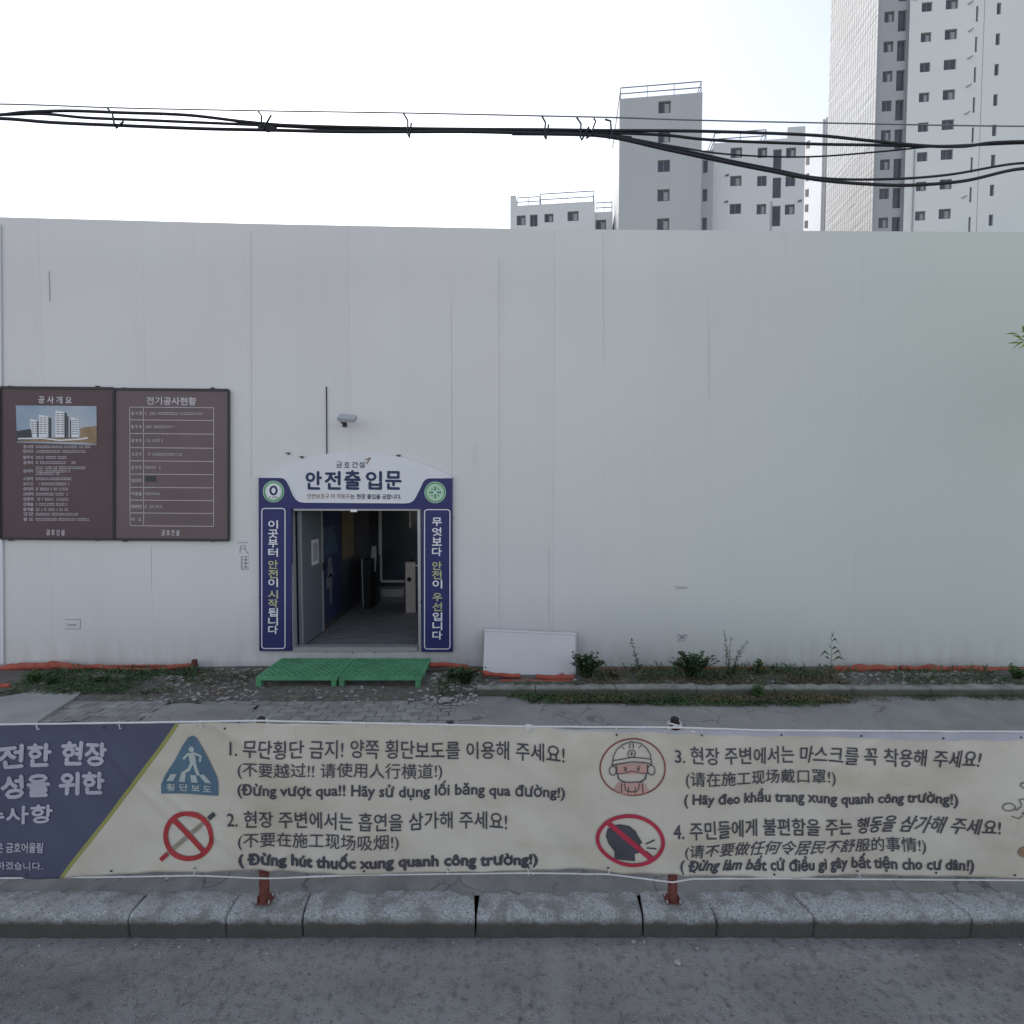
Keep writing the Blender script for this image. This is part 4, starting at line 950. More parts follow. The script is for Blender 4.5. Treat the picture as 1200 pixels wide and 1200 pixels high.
Q = lambda b_, pts, wd, closed=False, m=1: ribbon(b_, sub(pts, m, closed) if m > 1 else pts, wd, BN, depth, closed)
# pedestrian crossing sign
d2 = lambda x, z: depth(x, z) - .0015
d3 = lambda x, z: depth(x, z) - .003
b = MB(); tri = [(226, 861.5), (230, 864), (235, 873), (241, 884), (249, 899), (255, 910), (256.5, 918), (256, 932), (225, 932.5), (187, 932), (186.5, 921), (193, 908), (203, 893), (213, 875), (221, 864)]
fillpoly(b, sub(tri, 4, True), BN, depth, (224, 905)); b.build('crossing_sign', M['signblue'], banner)
b = MB()
fillpoly(b, ell(224.5, 878, 3.3, 3.3, 14), BN, d2)
R2 = lambda pts, wd: ribbon(b, sub(pts, 3), wd, BN, d2)
R2([(224, 882), (226, 894)], 7.5); R2([(221, 883), (214, 890)], 2.6); R2([(228, 883), (235, 886), (234, 893)], 2.6)
R2([(225, 893), (221, 902), (212, 908)], 3.6); R2([(227, 893), (229, 901), (232, 909)], 3.8)
for q in (((199, 908), (206, 908), (201, 917), (193, 917)), ((211, 908), (217, 908), (215, 917.5), (208, 917.5)), ((222, 909), (229, 909), (231, 918), (223, 918)), ((232, 908), (239, 908), (248, 917.5), (240, 917.5))):
    fillpoly(b, sub(list(q), 2, True), BN, d2)
put_text(b, '횡 단 보 도', (193, 920, 928.5, 248, 920.5, 929), BN, d2, .03)
b.build('crossing_figure', M['pale'], banner)
# no smoking
b = MB(); ribbon(b, [(188.5, 1007.5), (251, 954.5)], 5.2, BN, depth); 
b = MB(); ribbon(b, sub([(190, 1006), (246, 958)], 8), 5.0, BN, depth); b.build('cigarette', M['beige_ink'], banner)
b = MB(); ribbon(b, sub([(186.5, 1009.5), (195, 1002)], 3), 5.0, BN, d2); ribbon(b, ell(219.5, 981, 28.5, 26), 5.6, BN, d2, True); ribbon(b, sub([(199.5, 962.5), (239.5, 998.5)], 8), 6, BN, d2); b.build('prohibition_ring', M['red'], banner)
b = MB(); ribbon(b, sub([(244.5, 959.5), (251.5, 953)], 3), 5.4, BN, d3); b.build('cigarette_tip', M['dark_print'], banner)
# masked worker in a helmet
b = MB(); ribbon(b, ell(740.5, 898, 38, 33, 48), 1.6, BN, depth, True); b.build('worker_outline_ring', M['darkred'], banner)
b = MB(); fillpoly(b, sub([(724, 916), (719, 925), (729, 930), (742, 930.5), (756, 928), (759, 925), (754, 916)], 2, True), BN, depth); fillpoly(b, sub([(719, 896), (723, 894), (757, 894), (760, 896), (758, 906), (722, 906)], 2, True), BN, depth); b.build('worker_tint', M['pink_ink'], banner)
b = MB(); S = lambda pts, wd=1.1, m_=3: ribbon(b, sub(pts, m_), wd, BN, d2)
S([(717, 892), (718, 884), (722, 877), (729, 872), (737, 869)]); S([(743, 869), (751, 871), (758, 877), (762, 884), (762.5, 892)])
S([(738, 877), (738, 870), (740, 867.5), (742, 870), (742, 877)]); S([(716.5, 889), (740, 887), (763, 889)]); S([(717, 892), (716, 894.5), (725, 893), (740, 892), (755, 893), (763.5, 894.5), (762.5, 890)])
ribbon(b, ell(740, 883, 4.5, 4.2, 18), 1, BN, d2, True); S([(740, 880.5), (740, 885.5)], 1); S([(737.5, 883), (742.5, 883)], 1)
S([(729, 874), (731, 877)], .8); S([(751, 873), (749, 877)], .8)
for sg in (-1, 1):
    ribbon(b, ell(740 + sg * 22.5, 901, 4.2, 5.5, 16), 1.1, BN, d2, True); S([(740 + sg * 18, 895), (740 + sg * 18, 903), (740 + sg * 15, 912), (740 + sg * 8, 916)], 1.3)
    S([(740 + sg * 10, 898), (740 + sg * 6.5, 897.5)], 1); ribbon(b, ell(740 + sg * 7.5, 900.5, 1.2, 1.4, 8), 1.2, BN, d2, True)
S([(723, 905), (731, 904.5), (740, 902.5), (749, 904.5), (757, 905), (756, 911), (751, 915), (740, 916), (729, 915), (724, 911), (723, 905)], 1.1)
S([(731, 917), (733, 925), (740, 927), (747, 925), (749, 917)], 1.2); S([(736, 921), (736, 929)], 1); S([(744, 921), (744, 929)], 1); S([(728, 917), (728, 928)], 1.2); S([(752, 917), (753, 928)], 1.2)
b.build('worker_drawing', M['bannertext'], banner)
# no shouting
b = MB(); hd = [(720.5, 1007), (720, 998), (713, 989), (710, 980), (712, 972), (718, 967.5), (727, 966), (737, 967), (744, 972), (748, 979), (752, 985.5), (749, 987.5), (751, 991), (749, 997), (743, 999), (743.5, 1007)]
fillpoly(b, sub(hd, 2, True), BN, depth, (729, 985)); S2 = lambda pts, wd: ribbon(b, sub(pts, 3), wd, BN, depth)
S2([(756, 986.5), (766, 981)], 1.6); S2([(757, 991), (768, 991.5)], 1.6); S2([(756, 995), (764, 1001)], 1.6); b.build('shouting_head', M['bannertext'], banner)
b = MB(); ribbon(b, ell(738, 984, 37.5, 28, 48), 4.4, BN, d2, True); ribbon(b, sub([(712.5, 964.5), (764, 1005)], 8), 6, BN, d2); b.build('prohibition_ring', M['crimson'], banner)
# sketch at the right end
b = MB(); ribbon(b, ell(1200, 917, 9, 4, 20), 1.4, BN, depth, True); ribbon(b, ell(1177, 942.5, 7, 4.5, 20), 1.3, BN, depth, True)
S4 = lambda pts, wd=1.2: ribbon(b, sub(pts, 3), wd, BN, depth)
S4([(1184, 946), (1190, 940), (1188, 933), (1193, 932)]); S4([(1180, 953), (1188, 955), (1194, 953)], 1.2); S4([(1193, 950), (1206, 950)], 3); b.build('printed_sketch', M['darkoutline'], banner)
b = MB(); fillpoly(b, ell(1203, 997, 12, 7.5, 20), BN, depth); b.build('printed_brown_oval', M['sand_print'], banner)
for px in (120, 265, 722, 822, 917, 1010, 1102, 1195):
    p = P(px, pl(top_px, px) + 6.5, BN); p.y = depth(p.x, p.z) - .001; (b := MB()).tube([p, p + Vector((0, .001, 0))], .0065, 8); b.build('grommet', M['darksteel'], banner)
for px in (35, 131, 228, 330, 428, 525, 620, 713, 812, 906, 1007, 1098, 1188):
    p = P(px, pl(bot_px, px) - 5.5, BN); p.y = depth(p.x, p.z) - .001; (b := MB()).tube([p, p + Vector((0, .001, 0))], .0065, 8); b.build('grommet', M['darksteel'], banner)
# ties
def tie(px, py, h, top=True):
    b = MB(); p = P(px, py, BN - .008); q = P(px + random.uniform(-2, 2), py + h, BN - .006)
    b.tube([p + Vector((-.008, .01, .004)), p + Vector((-.004, -.006, .006)), p.lerp(q, .5) + Vector((.003, -.004, 0)), q, q + Vector((.012, 0, .004))], .0028, 5)
    return b.build('tie', M['rope'], banner)
for px in (43, 140, 235, 427, 525, 722, 822): tie(px, pl(top_px, px), 7)
for px in (35, 228, 428, 525, 620, 713, 812, 906, 1007): tie(px, pl(bot_px, px) + 2, -7)

rope_top = [(-700, 852), (0, 849), (150, 847), (300, 844.6), (460, 848), (620, 851.5), (790, 852.5), (900, 856), (1200, 857.5), (1900, 862)]
rope_bot = [(-700, 1034), (0, 1029), (150, 1027.5), (230, 1026), (311, 1029.5), (420, 1025.5), (620, 1023), (713, 1024.5), (788, 1034), (812, 1030), (906, 1029.5), (1100, 1031), (1900, 1036)]
for nm, pp, lab in (('rope', rope_top, 'taut white rope along the top edge of the banner'), ('rope', rope_bot, 'white rope pulled along the bottom edge of the banner')):
    b = MB(); pts = []
    for (a, c) in zip(pp, pp[1:]):
        for k in range(10): pts.append(P(lerp(a[0], c[0], k / 10), lerp(a[1], c[1], k / 10) + .35 * noise.noise(Vector((lerp(a[0], c[0], k / 10) * .05, 0, 0))), BN - .012))
    b.tube(pts, .0052 if pp is rope_top else .0042, 6); tag(b.build(nm, M['rope'], smooth=True), lab, 'rope')
for px, py, lab in ((620, 852, 'white rope knot on top of the banner between the posts'),):
    b = MB(); p = P(px, py, BN - .016)
    for a in range(5):
        q = [p + Vector((.017 * math.cos(t_ / 10 * 6.28 + a), -.006 * math.sin(t_ / 5 * 6.28 + a) , .012 * math.sin(t_ / 10 * 6.28))) for t_ in range(11)]; b.tube(q, .0045, 5)
    b.tube([p, p + Vector((.04, 0, -.008))], .004, 5); b.tube([p, p + Vector((.01, 0, -.035))], .004, 5); tag(b.build('rope_knot', M['rope'], smooth=True), lab, 'knot')
def post(px, label):
    Y = 2.955; x = P(px, 1050, Y).x; ZT = P(px, 846, Y).z; t = thing('fence_post', label, 'post', (x, Y, KT + .004), group='red brown posts bolted to the kerb')
    b = MB(); b.tube([(x, Y, KT + .015), (x, Y, ZT)], .028, 14); b.build('shaft', M['rail'], t, smooth=False)
    b = MB(); b.box(x - .045, x + .045, Y - .03, Y + .045, KT + .004, KT + .014); b.build('base_plate', M['rail'], t)
    for sx in (-1, 1):
        b = MB(); b.box(x + sx * .032 - .003, x + sx * .032 + .003, Y - .018, Y + .018, KT + .014, KT + .042); b.build('gusset', M['rail'], t)
        for sy in (-1, 1):
            b = MB(); b.tube([(x + sx * .038, Y + sy * .026, KT + .012), (x + sx * .038, Y + sy * .026, KT + .026)], .006, 6); b.build('bolt', M['aluminium'], t)
    b = MB(); b.tube([(x, Y, ZT), (x, Y, ZT + .022), (x, Y, ZT + .03)], [.024, .024, .014], 14); b.build('cap', M['black'], t)
    b = MB(); q = [Vector((x + .036 * math.cos(a / 12 * 6.28), Y + .036 * math.sin(a / 12 * 6.28), ZT - .006 + .006 * math.sin(a))) for a in range(13)]; b.tube(q, .006, 5); b.tube([q[9], Vector((x + .09, BN - .012, ZT - .02))], .005, 5); b.tube([q[9], Vector((x - .09, BN - .012, ZT - .02))], .005, 5); b.build('rope_loop', M['rope'], t)
post(310, 'red brown post on the kerb below the second rule, left of the two')
post(788, 'red brown post on the kerb below the shouting sign, right of the two')

# ================================================================== OVERHEAD CABLES
CYD = 4.6
def cable(pts, r, label, m='cable', name='cable', Y=CYD):
    a, c = pts[0], pts[1]; d, e = pts[-1], pts[-2]
    def ext(p, q, X): k = (X - p[0]) / (p[0] - q[0]) if p[0] != q[0] else 0; return (X, p[1] + (p[1] - q[1]) / (p[0] - q[0]) * (X - p[0]) * .3)
    ps = list(pts)
    if a[0] <= 1: ps = [ext(a, c, -2500)] + ps
    if d[0] >= 1199: ps = ps + [ext(d, e, 3700)]
    out = []
    n = len(ps)
    for i in range(n - 1):
        p0, p1, p2, p3 = ps[max(i - 1, 0)], ps[i], ps[i + 1], ps[min(i + 2, n - 1)]
        for k in range(10):
            t = k / 10; x = lerp(p1[0], p2[0], t); dx = p2[0] - p1[0]
            m1 = (p2[1] - p0[1]) / max(1, p2[0] - p0[0]) * dx; m2 = (p3[1] - p1[1]) / max(1, p3[0] - p1[0]) * dx
            h = (2 * t**3 - 3 * t**2 + 1) * p1[1] + (t**3 - 2 * t**2 + t) * m1 + (-2 * t**3 + 3 * t**2) * p2[1] + (t**3 - t**2) * m2
            out.append(P(x, h, Y))
    out.append(P(*ps[-1], Y)); b = MB(); b.tube(out, r, 7)
    return tag(b.build(name, M[m], smooth=True), label, 'cable')
px_ = CYD / 600
cable([(0, 122), (140, 126.5), (313, 130), (477, 132.5), (640, 136), (720, 137.8), (820, 141), (960, 144), (1200, 148)], .75 * px_, 'thin grey messenger wire highest above the wall', 'winframe', 'messenger_wire')
cable([(0, 134.5), (30, 131.5), (80, 130), (140, 132), (220, 135), (290, 143), (340, 147), (477, 150.5), (560, 151.5), (640, 152), (710, 153), (800, 153.5), (880, 155.5), (960, 159), (1020, 165), (1085, 171), (1130, 171.5), (1160, 167.5), (1200, 166)], 1.6 * px_, 'upper black cable of the bundle that arches over the left wall and dips at right', Y=CYD)
cable([(0, 134.5), (50, 133.5), (100, 138), (160, 140.5), (300, 146.5), (400, 151), (520, 152.5), (640, 153.5), (710, 155.5), (780, 158.5), (820, 163), (860, 165.5), (960, 169), (1020, 170), (1100, 171.5), (1160, 169), (1200, 167.5)], 1.5 * px_, 'middle black cable of the bundle crossing the whole picture', Y=CYD + .01)
cable([(0, 139), (60, 143.5), (150, 147.5), (240, 151), (313, 152.5), (400, 154.5), (477, 154.5), (560, 154.5), (640, 157), (710, 160), (780, 175), (850, 190), (900, 200), (960, 211), (1030, 216.5), (1070, 217), (1130, 212), (1200, 197.5)], 1.75 * px_, 'lowest heavy black cable sagging deepest in front of the tower block', Y=CYD - .01)
cable([(640, 155.5), (710, 158.5), (780, 171.5), (850, 187), (900, 197), (960, 208.5), (1040, 210), (1110, 205), (1200, 191)], 1.3 * px_, 'black cable just above the deepest sagging one', Y=CYD + .005)
cable([(640, 155), (710, 158), (790, 171.5), (840, 179.5), (900, 183.5), (960, 183.3), (1040, 177), (1085, 172.5), (1110, 171)], .9 * px_, 'thin black wire sagging between the cables and rejoining them at right', Y=CYD + .02)
cable([(480, 154), (560, 153.5), (640, 155), (700, 157.5), (740, 162)], 1.9 * px_, 'short thick wrapped run of the bundle near the middle', Y=CYD + .012)
cable([(600, 157), (660, 157.5), (712, 158.5), (760, 168)], 1.6 * px_, 'lower wrapped strand of the bundle where the cables part', Y=CYD + .006)
for i, (x0, y0, x1, y1, x2, y2) in enumerate(((126, 127, 134, 146, 145, 142), (303, 131, 306, 148, 318, 135), (473, 133, 478, 157, 482, 144), (635, 136, 638, 159, 643, 146), (676, 138, 680, 160, 690, 149), (696, 139, 694, 152, 687, 162), (709, 140, 716, 151, 714, 163))):
    b = MB(); A_, B_, D_ = (P(x, y, CYD - .03) for x, y in ((x0, y0), (x1, y1), (x2, y2)))
    m_ = (A_ + B_) / 2 + Vector((.02, -.01, .02)); b.tube([A_, m_, B_, B_ + Vector((.012, 0, -.03)), D_], .008, 5)
    tag(b.build('cable_tie', M['cable']), ['wire tie on the open cables at far left', 'wire tie round the knot in the bundle left of centre', 'wire tie with a stub left of the middle of the bundle', 'wire tie above the building with roof railing', 'first of the three close wire ties before the grey block', 'curved short wire tie in the middle of the close three', 'last hooked wire tie where the cables fan out'][i], 'cable tie', 'wire ties on the cables')
b = MB(); p0 = P(303, 150, CYD); b.tube([p0 + Vector((0, 0, .01)), P(313, 150.5, CYD), P(324, 150, CYD)], [.015, .032, .015], 8); tag(b.build('cable_clamp', M['cable'], smooth=True), 'dark lump of wrapped tape holding the cables together left of centre', 'clamp')

# ================================================================== STREET TREE (only its leaf tip reaches into the picture)
tr = thing('street_tree', 'tree at the right whose yellow green leaf tips reach into the picture', 'tree', (6.75, 5.2, .12))
b = MB(); b.tube([(6.75, 5.2, .1), (6.78, 5.2, 1.5), (6.7, 5.22, 3), (6.75, 5.2, 4.6)], [.09, .075, .06, .03], 9); b.build('trunk', M['bark'], tr, smooth=True)
tip = P(1180, 396, 5.0)
b = MB(); b.tube([(6.72, 5.2, 3.2), (6.1, 5.15, 3.85), (5.5, 5.05, 4.1), tip + Vector((.1, 0, -.02))], [.03, .02, .01, .003], 6)
for _ in range(6):
    a = random.uniform(0, 6.28); b.tube([(6.74, 5.2, random.uniform(3, 4.4)), (6.9 + .4 * abs(math.cos(a)), 5.2 + .7 * math.sin(a), random.uniform(4, 5.2))], [.02, .006], 5)
b.build('branch', M['bark'], tr)
b = MB()
for _ in range(1400):
    v = Vector((random.gauss(0, .45), random.gauss(0, .6), random.gauss(0, .6)));
    v.y = max(-.9, min(.9, v.y))
    if v.x < -.35: continue
    a = random.uniform(0, 6.28); leafq(b, Vector((7.1, 5.2, 4.4)) + v, Vector((math.cos(a), math.sin(a), -.3)), .10, .03)
for px, py, dx, dz in ((1200, 402, -.13, .03), (1198, 398, -.11, .05), (1204, 398, -.10, -.06), (1195, 392, -.09, .02), (1206, 392, -.12, .04), (1203, 395, -.1, .0), (1210, 400, -.1, -.05), (1200, 390, -.06, .05)):
    p = P(px, py, 5.0); leafq(b, p, Vector((dx, random.uniform(-.08, .08), dz)), .13, .017)
b.build('crown', M['leafbright'], tr)

# ================================================================== APARTMENT BLOCKS
PHI = R(6)
class Block:
    """a rendered block: facade local x along the front, y to the back, z up; front turned by PHI"""
    def __init__(s, name, label, px0, Y0, group='apartment blocks behind the hoarding', phi=PHI):
        s.Y0 = Y0; s.phi = phi; x0 = P(px0, 140, Y0).x; s.o = Vector((x0, Y0, 0)); s.t = thing(name, label, 'building', (x0, Y0, 0), -phi, group)
        s.ux = Vector((math.cos(phi), -math.sin(phi), 0)); s.uy = Vector((math.sin(phi), math.cos(phi), 0)); s.wins = {}
    def loc(s, px, py, dep=0):           # photo point -> (s, z) on the facade plane (dep metres behind the front)
        d = ray(px, py); o = s.o + s.uy * dep - Vector((0, 0, CH)); k = o.dot(s.uy) / d.dot(s.uy); p = d * k
        return (p - (s.o - Vector((0, 0, CH)))).dot(s.ux), p.z + CH
    def wall(s, x0, x1, y, z0, z1, wins, m, rev=.18, name='wall'):
        """wall sheet with real window openings and reveals"""
        xs = sorted({x0, x1} | {v for w_ in wins for v in (w_[0], w_[1])}); zs = sorted({z0, z1} | {v for w_ in wins for v in (w_[2], w_[3])}); b = MB()
        for xa, xb in zip(xs, xs[1:]):
            for za, zb in zip(zs, zs[1:]):
                cx, cz = (xa + xb) / 2, (za + zb) / 2
                if any(w_[0] < cx < w_[1] and w_[2] < cz < w_[3] for w_ in wins): continue
                b.add([(xa, y, za), (xb, y, za), (xb, y, zb), (xa, y, zb)], [(0, 1, 2, 3)])
        for (a, c, e, f) in wins:
            b.add([(a, y, e), (c, y, e), (c, y, f), (a, y, f), (a, y + rev, e), (c, y + rev, e), (c, y + rev, f), (a, y + rev, f)], [(0, 4, 5, 1), (1, 5, 6, 2), (2, 6, 7, 3), (3, 7, 4, 0)])
        return b.build(name, m, s.t, local=True)
    def window(s, w_, y, rev=.18, mull=1):
        a, c, e, f = w_; W, H = c - a, f - e; key = (round(W, 2), round(H, 2), mull)
        if key not in s.wins:
            b = MB(); t_ = .09; b.box(0, W, 0, .06, 0, t_); b.box(0, W, 0, .06, H - t_, H); b.box(0, t_, 0, .06, t_, H - t_); b.box(W - t_, W, 0, .06, t_, H - t_)
            if mull: b.box(W / 2 - .04, W / 2 + .04, .003, .06, t_, H - t_)
            f1 = b.build('window', M['winframe'], s.t, local=True); b = MB(); b.box(t_, W - t_, .03, .045, t_, H - t_); g_ = b.build('pane', M['glass'], f1, local=True)
            cu = None
            if mull and W > .9: b = MB(); b.box(W / 2 + .06, W - t_ - .05, .002, .012, t_ + .02, H * .8); cu = b.build('pale_sash', M['curtain'], f1, local=True)
            s.wins[key] = (f1.data, g_.data, cu.data if cu else None); f1.location = (a, y + rev - .06, e); return
        d = s.wins[key]; o = bpy.data.objects.new('window', d[0]); COL.objects.link(o); o.parent = s.t; o.location = (a, y + rev - .06, e)
        g_ = bpy.data.objects.new('pane', d[1]); COL.objects.link(g_); g_.parent = o
        if d[2] and random.random() < .6: q = bpy.data.objects.new('pale_sash', d[2]); COL.objects.link(q); q.parent = o
    def body(s, x0, x1, y0, y1, z1, m, name='side_wall', zr=0):   # sides, back and roof behind a front wall
        b = MB(); b.add([(x0, y0, 0), (x1, y0, 0), (x1, y1, 0), (x0, y1, 0), (x0, y0, z1), (x1, y0, z1), (x1, y1, z1), (x0, y1, z1)], [(1, 2, 6, 5), (2, 3, 7, 6), (3, 0, 4, 7)])
        b.build(name, m, s.t, local=True); b = MB(); b.box(x0 + .01, x1 - .01, y0 + .01, y1 - .01, z1 - .25, z1 - .02); b.build('roof', M['bgrey'], s.t, local=True)
    def rail(s, x0, x1, y, z, h=1.1, depth_=0):
        b = MB(); n = max(2, int((x1 - x0) / 2.2))
        for k in (1, .5): b.bar((x0, y, z + h * k), (x1, y, z + h * k), .07, .07)
        for i in range(n + 1): xx = lerp(x0, x1, i / n); b.bar((xx, y, z), (xx, y, z + h), .06, .06)
        if depth_:
            for xx in (x0, x1):
                for k in (1, .5): b.bar((xx, y, z + h * k), (xx, y + depth_, z + h * k), .07, .07)
        b.build('roof_railing', M['winframe'], s.t, local=True)
def wrow(B, xpairs, py0, py1, n, ref=None, up=2, dep=0):
    """window rectangles: x extents from the photo, the row read at py0-py1, then n floors down and `up` floors up"""
    out = []
    for (a, c) in xpairs:
        x0, zt_ = B.loc(a, py0, dep); x1, _ = B.loc(c, py0, dep); _, zb = B.loc((a + c) / 2, py1, dep); _, zt_ = B.loc((a + c) / 2, py0, dep)
        for k in range(-up, n): out.append((x0, x1, zb - k * 2.85, zt_ - k * 2.85))
    return out
# floor height in px is about 32.5 -> choose the distance so that it is 2.85 m
YT = 52.5
# --- tower
T_ = Block('tower_block', 'tallest pale tower block with many window columns at the upper right', 1026, YT)
TX = lambda px, dep=0: T_.loc(px, 130, dep)[0]
H = 66.0
xs0, xs1 = 0.0, TX(1061.5); xe = TX(1062) + 18
wa = wrow(T_, [(1033.5, 1045)], 118, 130.5, 6, up=6, dep=.35)        # recessed strip
wb = wrow(T_, [(1049.5, 1059.5)], 117, 141, 6, up=6, dep=.35)
XA = T_.loc(1026, 130, 0)[0]; XB = T_.loc(1062.5, 130, 0)[0]
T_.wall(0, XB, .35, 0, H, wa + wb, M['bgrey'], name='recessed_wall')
for w_ in wa: T_.window(w_, .35)
for w_ in wb: T_.window(w_, .35, mull=0)
wc = wrow(T_, [(1077, 1089.3)], 108.5, 119.5, 6, up=6) + wrow(T_, [(1105, 1119.5)], 105, 117, 6, up=6)
wd = wrow(T_, [(1140.3, 1143)], 114, 132, 6, up=6)
we = wrow(T_, [(1164.3, 1169.5)], 110.5, 124, 6, up=6)
XC = T_.loc(1149, 130, 0)[0]
T_.wall(XB + .01, XC, 0, 0, H, wc + wd, M['bfront']); T_.wall(XC + .05, xe, 0, 0, H, we, M['bfront'])
b = MB(); b.add([(XC, 0, 0), (XC, .03, 0), (XC + .05, .03, 0), (XC + .05, 0, 0), (XC, 0, H), (XC, .03, H), (XC + .05, .03, H), (XC + .05, 0, H)], [(0, 1, 5, 4), (1, 2, 6, 5), (2, 3, 7, 6)]); b.build('joint_groove', M['bgrey'], T_.t, local=True)
b = MB(); b.add([(XB, 0, 0), (XB, .35, 0), (XB, .35, H), (XB, 0, H)], [(0, 1, 2, 3)]); b.build('return_wall', M['bgrey'], T_.t, local=True)
for w_ in wc: T_.window(w_, 0)
for w_ in wd + we: T_.window(w_, 0, mull=0)
for px, y0 in ((1067.5, 0), (1131, 5), (1131.5, 37), (1130.5, 69), (1129, 102), (1127, 134), (1124, 232)):
    xx, zz = T_.loc(px + 3, y0)
    b = MB(); b.bar((xx, -.02, zz), (xx + .35, -.25, zz + .08), .10, .10); b.build('vent_spout', M['bgrey'], T_.t, local=True)
x_, _ = T_.loc(1071, 200)
b = MB(); b.bar((x_, -.06, 0), (x_, -.06, T_.loc(1071, 176)[1]), .10, .08); b.build('drain_pipe', M['bgrey'], T_.t, local=True)
# side wall (lit) with ribs and a fine diagonal relief
SD = 9.6
m = mat('ribbed_pale_render', (.52, .52, .53), .9, scale=.3, var=.03, bump=.0); M['ribbed'] = m
N, L, bs = nodes(m); g = N.new('ShaderNodeNewGeometry').outputs['Position']
mp = N.new('ShaderNodeMapping'); mp.inputs['Rotation'].default_value = (R(38), 0, 0); L.new(g, mp.inputs[0])
wv = N.new('ShaderNodeTexNoise'); wv.inputs['Scale'].default_value = .9; wv.inputs['Detail'].default_value = 3
mp.inputs['Scale'].default_value = (1, .25, 2.4); L.new(mp.outputs[0], wv.inputs['Vector'])
bp_ = N.new('ShaderNodeBump'); bp_.inputs['Distance'].default_value = .25; bp_.inputs['Strength'].default_value = .6; L.new(wv.outputs[0], bp_.inputs['Height']); L.new(bp_.outputs[0], bs.inputs['Normal'])
b = MB(); k = 22
for i in range(k):
    ya = lerp(0, SD, i / k); yb = lerp(0, SD, (i + .82) / k); yc = lerp(0, SD, (i + 1) / k)
    b.add([(0, yc, 0), (0, yb, 0), (0, ya, 0), (0, yc, H), (0, yb, H), (0, ya, H)], [(0, 1, 4, 3)])
    b.add([(-.05, yb, 0), (-.05, ya, 0), (-.05, ya, H), (-.05, yb, H), (0, yb, 0), (0, ya, 0), (0, ya, H), (0, yb, H)], [(0, 1, 2, 3), (4, 0, 3, 7), (1, 5, 6, 2)])
b.add([(0, 0, 0), (.8, 0, 0), (.8, 0, H), (0, 0, H)], []); b.build('side_wall', M['ribbed'], T_.t, local=True)
b = MB(); b.box(.01, xe, .9, SD, 0, H - .1); b.build('core', M['bgrey'], T_.t, local=True)
# --- lower wing left of the tower (white lit face with slanted openings)
W_ = Block('wing_block', 'bright white lower wing with slanted dark openings left of the tallest tower', 967, 64.5)
zt_ = W_.loc(958, 140)[1]; SDW = 9.5
b = MB(); b.box(0, 10, .02, SDW, 0, zt_ - .05); b.build('core', M['bgrey'], W_.t, local=True)
b = MB(); b.box(-.25, -.02, 0, SDW, 0, zt_); b.build('side_wall', M['bwhite'], W_.t, local=True)
b = MB(); b.box(-.02, 10, -.3, .0, 0, zt_); b.build('wall', M['ribbed'], W_.t, local=True)
for kk, py in enumerate((167, 186.5, 205.5, 224, 242, 261)):
    z = P(954, py, 68.0).z; b = MB(); b.prism([(0, z - 1.0), (0, z - .1), (.01, z + .9), (.01, z)], 0, 0)
    b = MB(); b.add([(-.26, 3.4, z - .75), (-.26, 4.3, z - .25), (-.26, 4.3, z + .65), (-.26, 3.4, z + .25), (-.29, 3.4, z - .75), (-.29, 4.3, z - .25), (-.29, 4.3, z + .65), (-.29, 3.4, z + .25)], [(4, 5, 6, 7), (0, 1, 5, 4), (1, 2, 6, 5), (2, 3, 7, 6), (3, 0, 4, 7)])
    o = b.build('slanted_louvre', M['black'], W_.t, local=True)
# --- grey block B
B_ = Block('grey_block', 'mid grey narrow block with one window column and roof railing behind the cables', 726, 53.0)
z1 = B_.loc(774, 112)[1]; xe = B_.loc(823, 130)[0]
wb_ = wrow(B_, [(770.8, 785.3)], 188.5, 202.5, 3, up=2); wb_ = wb_ + [tuple(w_[:2]) + (w_[2] + 2.85 * 3, w_[3] + 2.85 * 3) for w_ in wb_[:1]]
wb_ = sorted(set((round(a, 4), round(c, 4), round(e, 4), round(f, 4)) for a, c, e, f in wrow(B_, [(770.8, 785.3)], 187.5, 201.5, 4, up=2)))
B_.wall(0, xe, 0, 0, z1, wb_, M['bslate'])
for w_ in wb_: B_.window(w_, 0)
B_.body(0, xe, 0, 10, z1, M['bwhite']); B_.rail(.1, xe - .1, .15, z1, 1.15, 9)
# recessed side part with narrow windows
x2 = xe; x3 = B_.loc(836, 200, 1.5)[0]; z2 = B_.loc(830, 176, 1.5)[1]
wn_ = wrow(B_, [(823.8, 829.5)], 188, 202.5, 4, up=0, dep=1.5)
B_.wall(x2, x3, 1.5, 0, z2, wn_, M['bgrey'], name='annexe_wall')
for w_ in wn_: B_.window(w_, 1.5, mull=0)
b = MB(); b.box(x2 + .01, x3 - .01, 1.75, 9, 0, z2 - .02); b.build('annexe_core', M['bgrey'], B_.t, local=True)
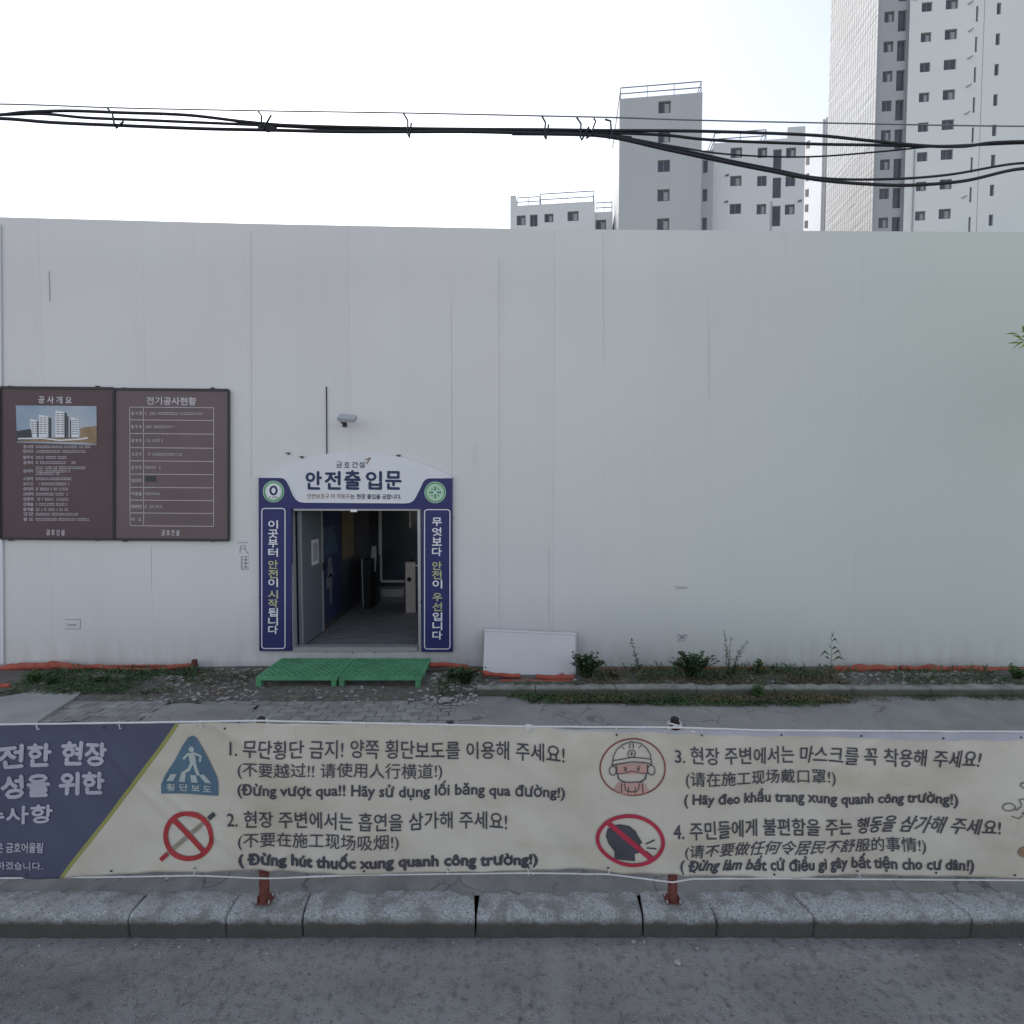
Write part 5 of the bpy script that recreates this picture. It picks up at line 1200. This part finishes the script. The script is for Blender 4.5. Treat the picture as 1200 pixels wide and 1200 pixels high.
# --- block C
C_ = Block('pale_block', 'pale grey block with a stair window strip beside the bright white wing', 836.5, 55.0)
z1 = C_.loc(880, 165)[1]; xe = C_.loc(943, 200)[0]
wc_ = wrow(C_, [(856.3, 869.8), (888, 899.3), (921.3, 933)], 173, 185, 5, up=0); wt_ = wrow(C_, [(906.3, 916.3)], 175, 199, 5, up=0)
C_.wall(0, xe, 0, 0, z1, wc_ + wt_, M['bgreyb'])
for w_ in wc_: C_.window(w_, 0)
for w_ in wt_: C_.window(w_, 0, mull=0)
C_.body(0, xe, 0, 10, z1, M['bgreyb'])
xs, zs = C_.loc(923, 149); b = MB(); b.box(xs, xe - .02, .01, 4, z1 - .01, zs); b.build('stair_head', M['bgreyb'], C_.t, local=True)
C_.rail(.2, xs - 2.0, .3, z1, 1.2, 6)
for px, py in ((850, 206), (849, 237), (935, 236)):
    xx, zz = C_.loc(px, py); b = MB(); b.bar((xx, -.02, zz), (xx + .3, -.2, zz), .12, .12); b.build('vent_spout', M['winframe'], C_.t, local=True)
xx, zz = C_.loc(904, 236); b = MB(); b.bar((xx, -.05, 0), (xx, -.05, zz), .09, .07); b.build('drain_pipe', M['bgrey'], C_.t, local=True)
# --- low block A
A_ = Block('low_block', 'lowest pale block with stepped roof railing at the centre of the skyline', 598, 58.0)
XL_ = lambda px: A_.loc(px, 255)[0]
zA = A_.loc(650, 238.5)[1]; zP = A_.loc(601, 229)[1]; zB = A_.loc(708, 243.5)[1]
wA = []
for (a, c, y0, y1) in ((605.5, 616, 252.5, 264), (621, 630, 251.5, 265.5), (638, 648.5, 250.5, 260.5), (665, 678, 247.5, 259)): 
    x0 = A_.loc(a, 255)[0]; x1 = A_.loc(c, 255)[0]; wA.append((x0, x1, A_.loc((a + c) / 2, y1)[1], A_.loc((a + c) / 2, y0)[1]))
A_.wall(0, XL_(697), 0, 0, zA, wA, M['bgreyb'])
for w_ in wA: A_.window(w_, 0)
A_.body(0, XL_(697), 0, 9, zA, M['bgreyb'])
wB = [(A_.loc(698.5, 255)[0], A_.loc(711, 255)[0], A_.loc(705, 265)[1], A_.loc(705, 253)[1])]
A_.wall(XL_(697) + .01, XL_(718.5), .8, 0, zB, wB, M['bgreyb'], name='annexe_wall')
A_.window(wB[0], .8)
A_.body(XL_(697) + .02, XL_(718.5), .8, 8, zB, M['bgreyb'])
b = MB(); b.box(.0, XL_(604.5), .02, 2, zA - .02, zP); b.build('roof_pier', M['bgreyb'], A_.t, local=True)
A_.rail(XL_(606), XL_(632), .2, zA, .95); A_.rail(XL_(633), XL_(696), .2, zA, 1.2, 5); A_.rail(XL_(699), XL_(718), 1.0, zB, 1.1)
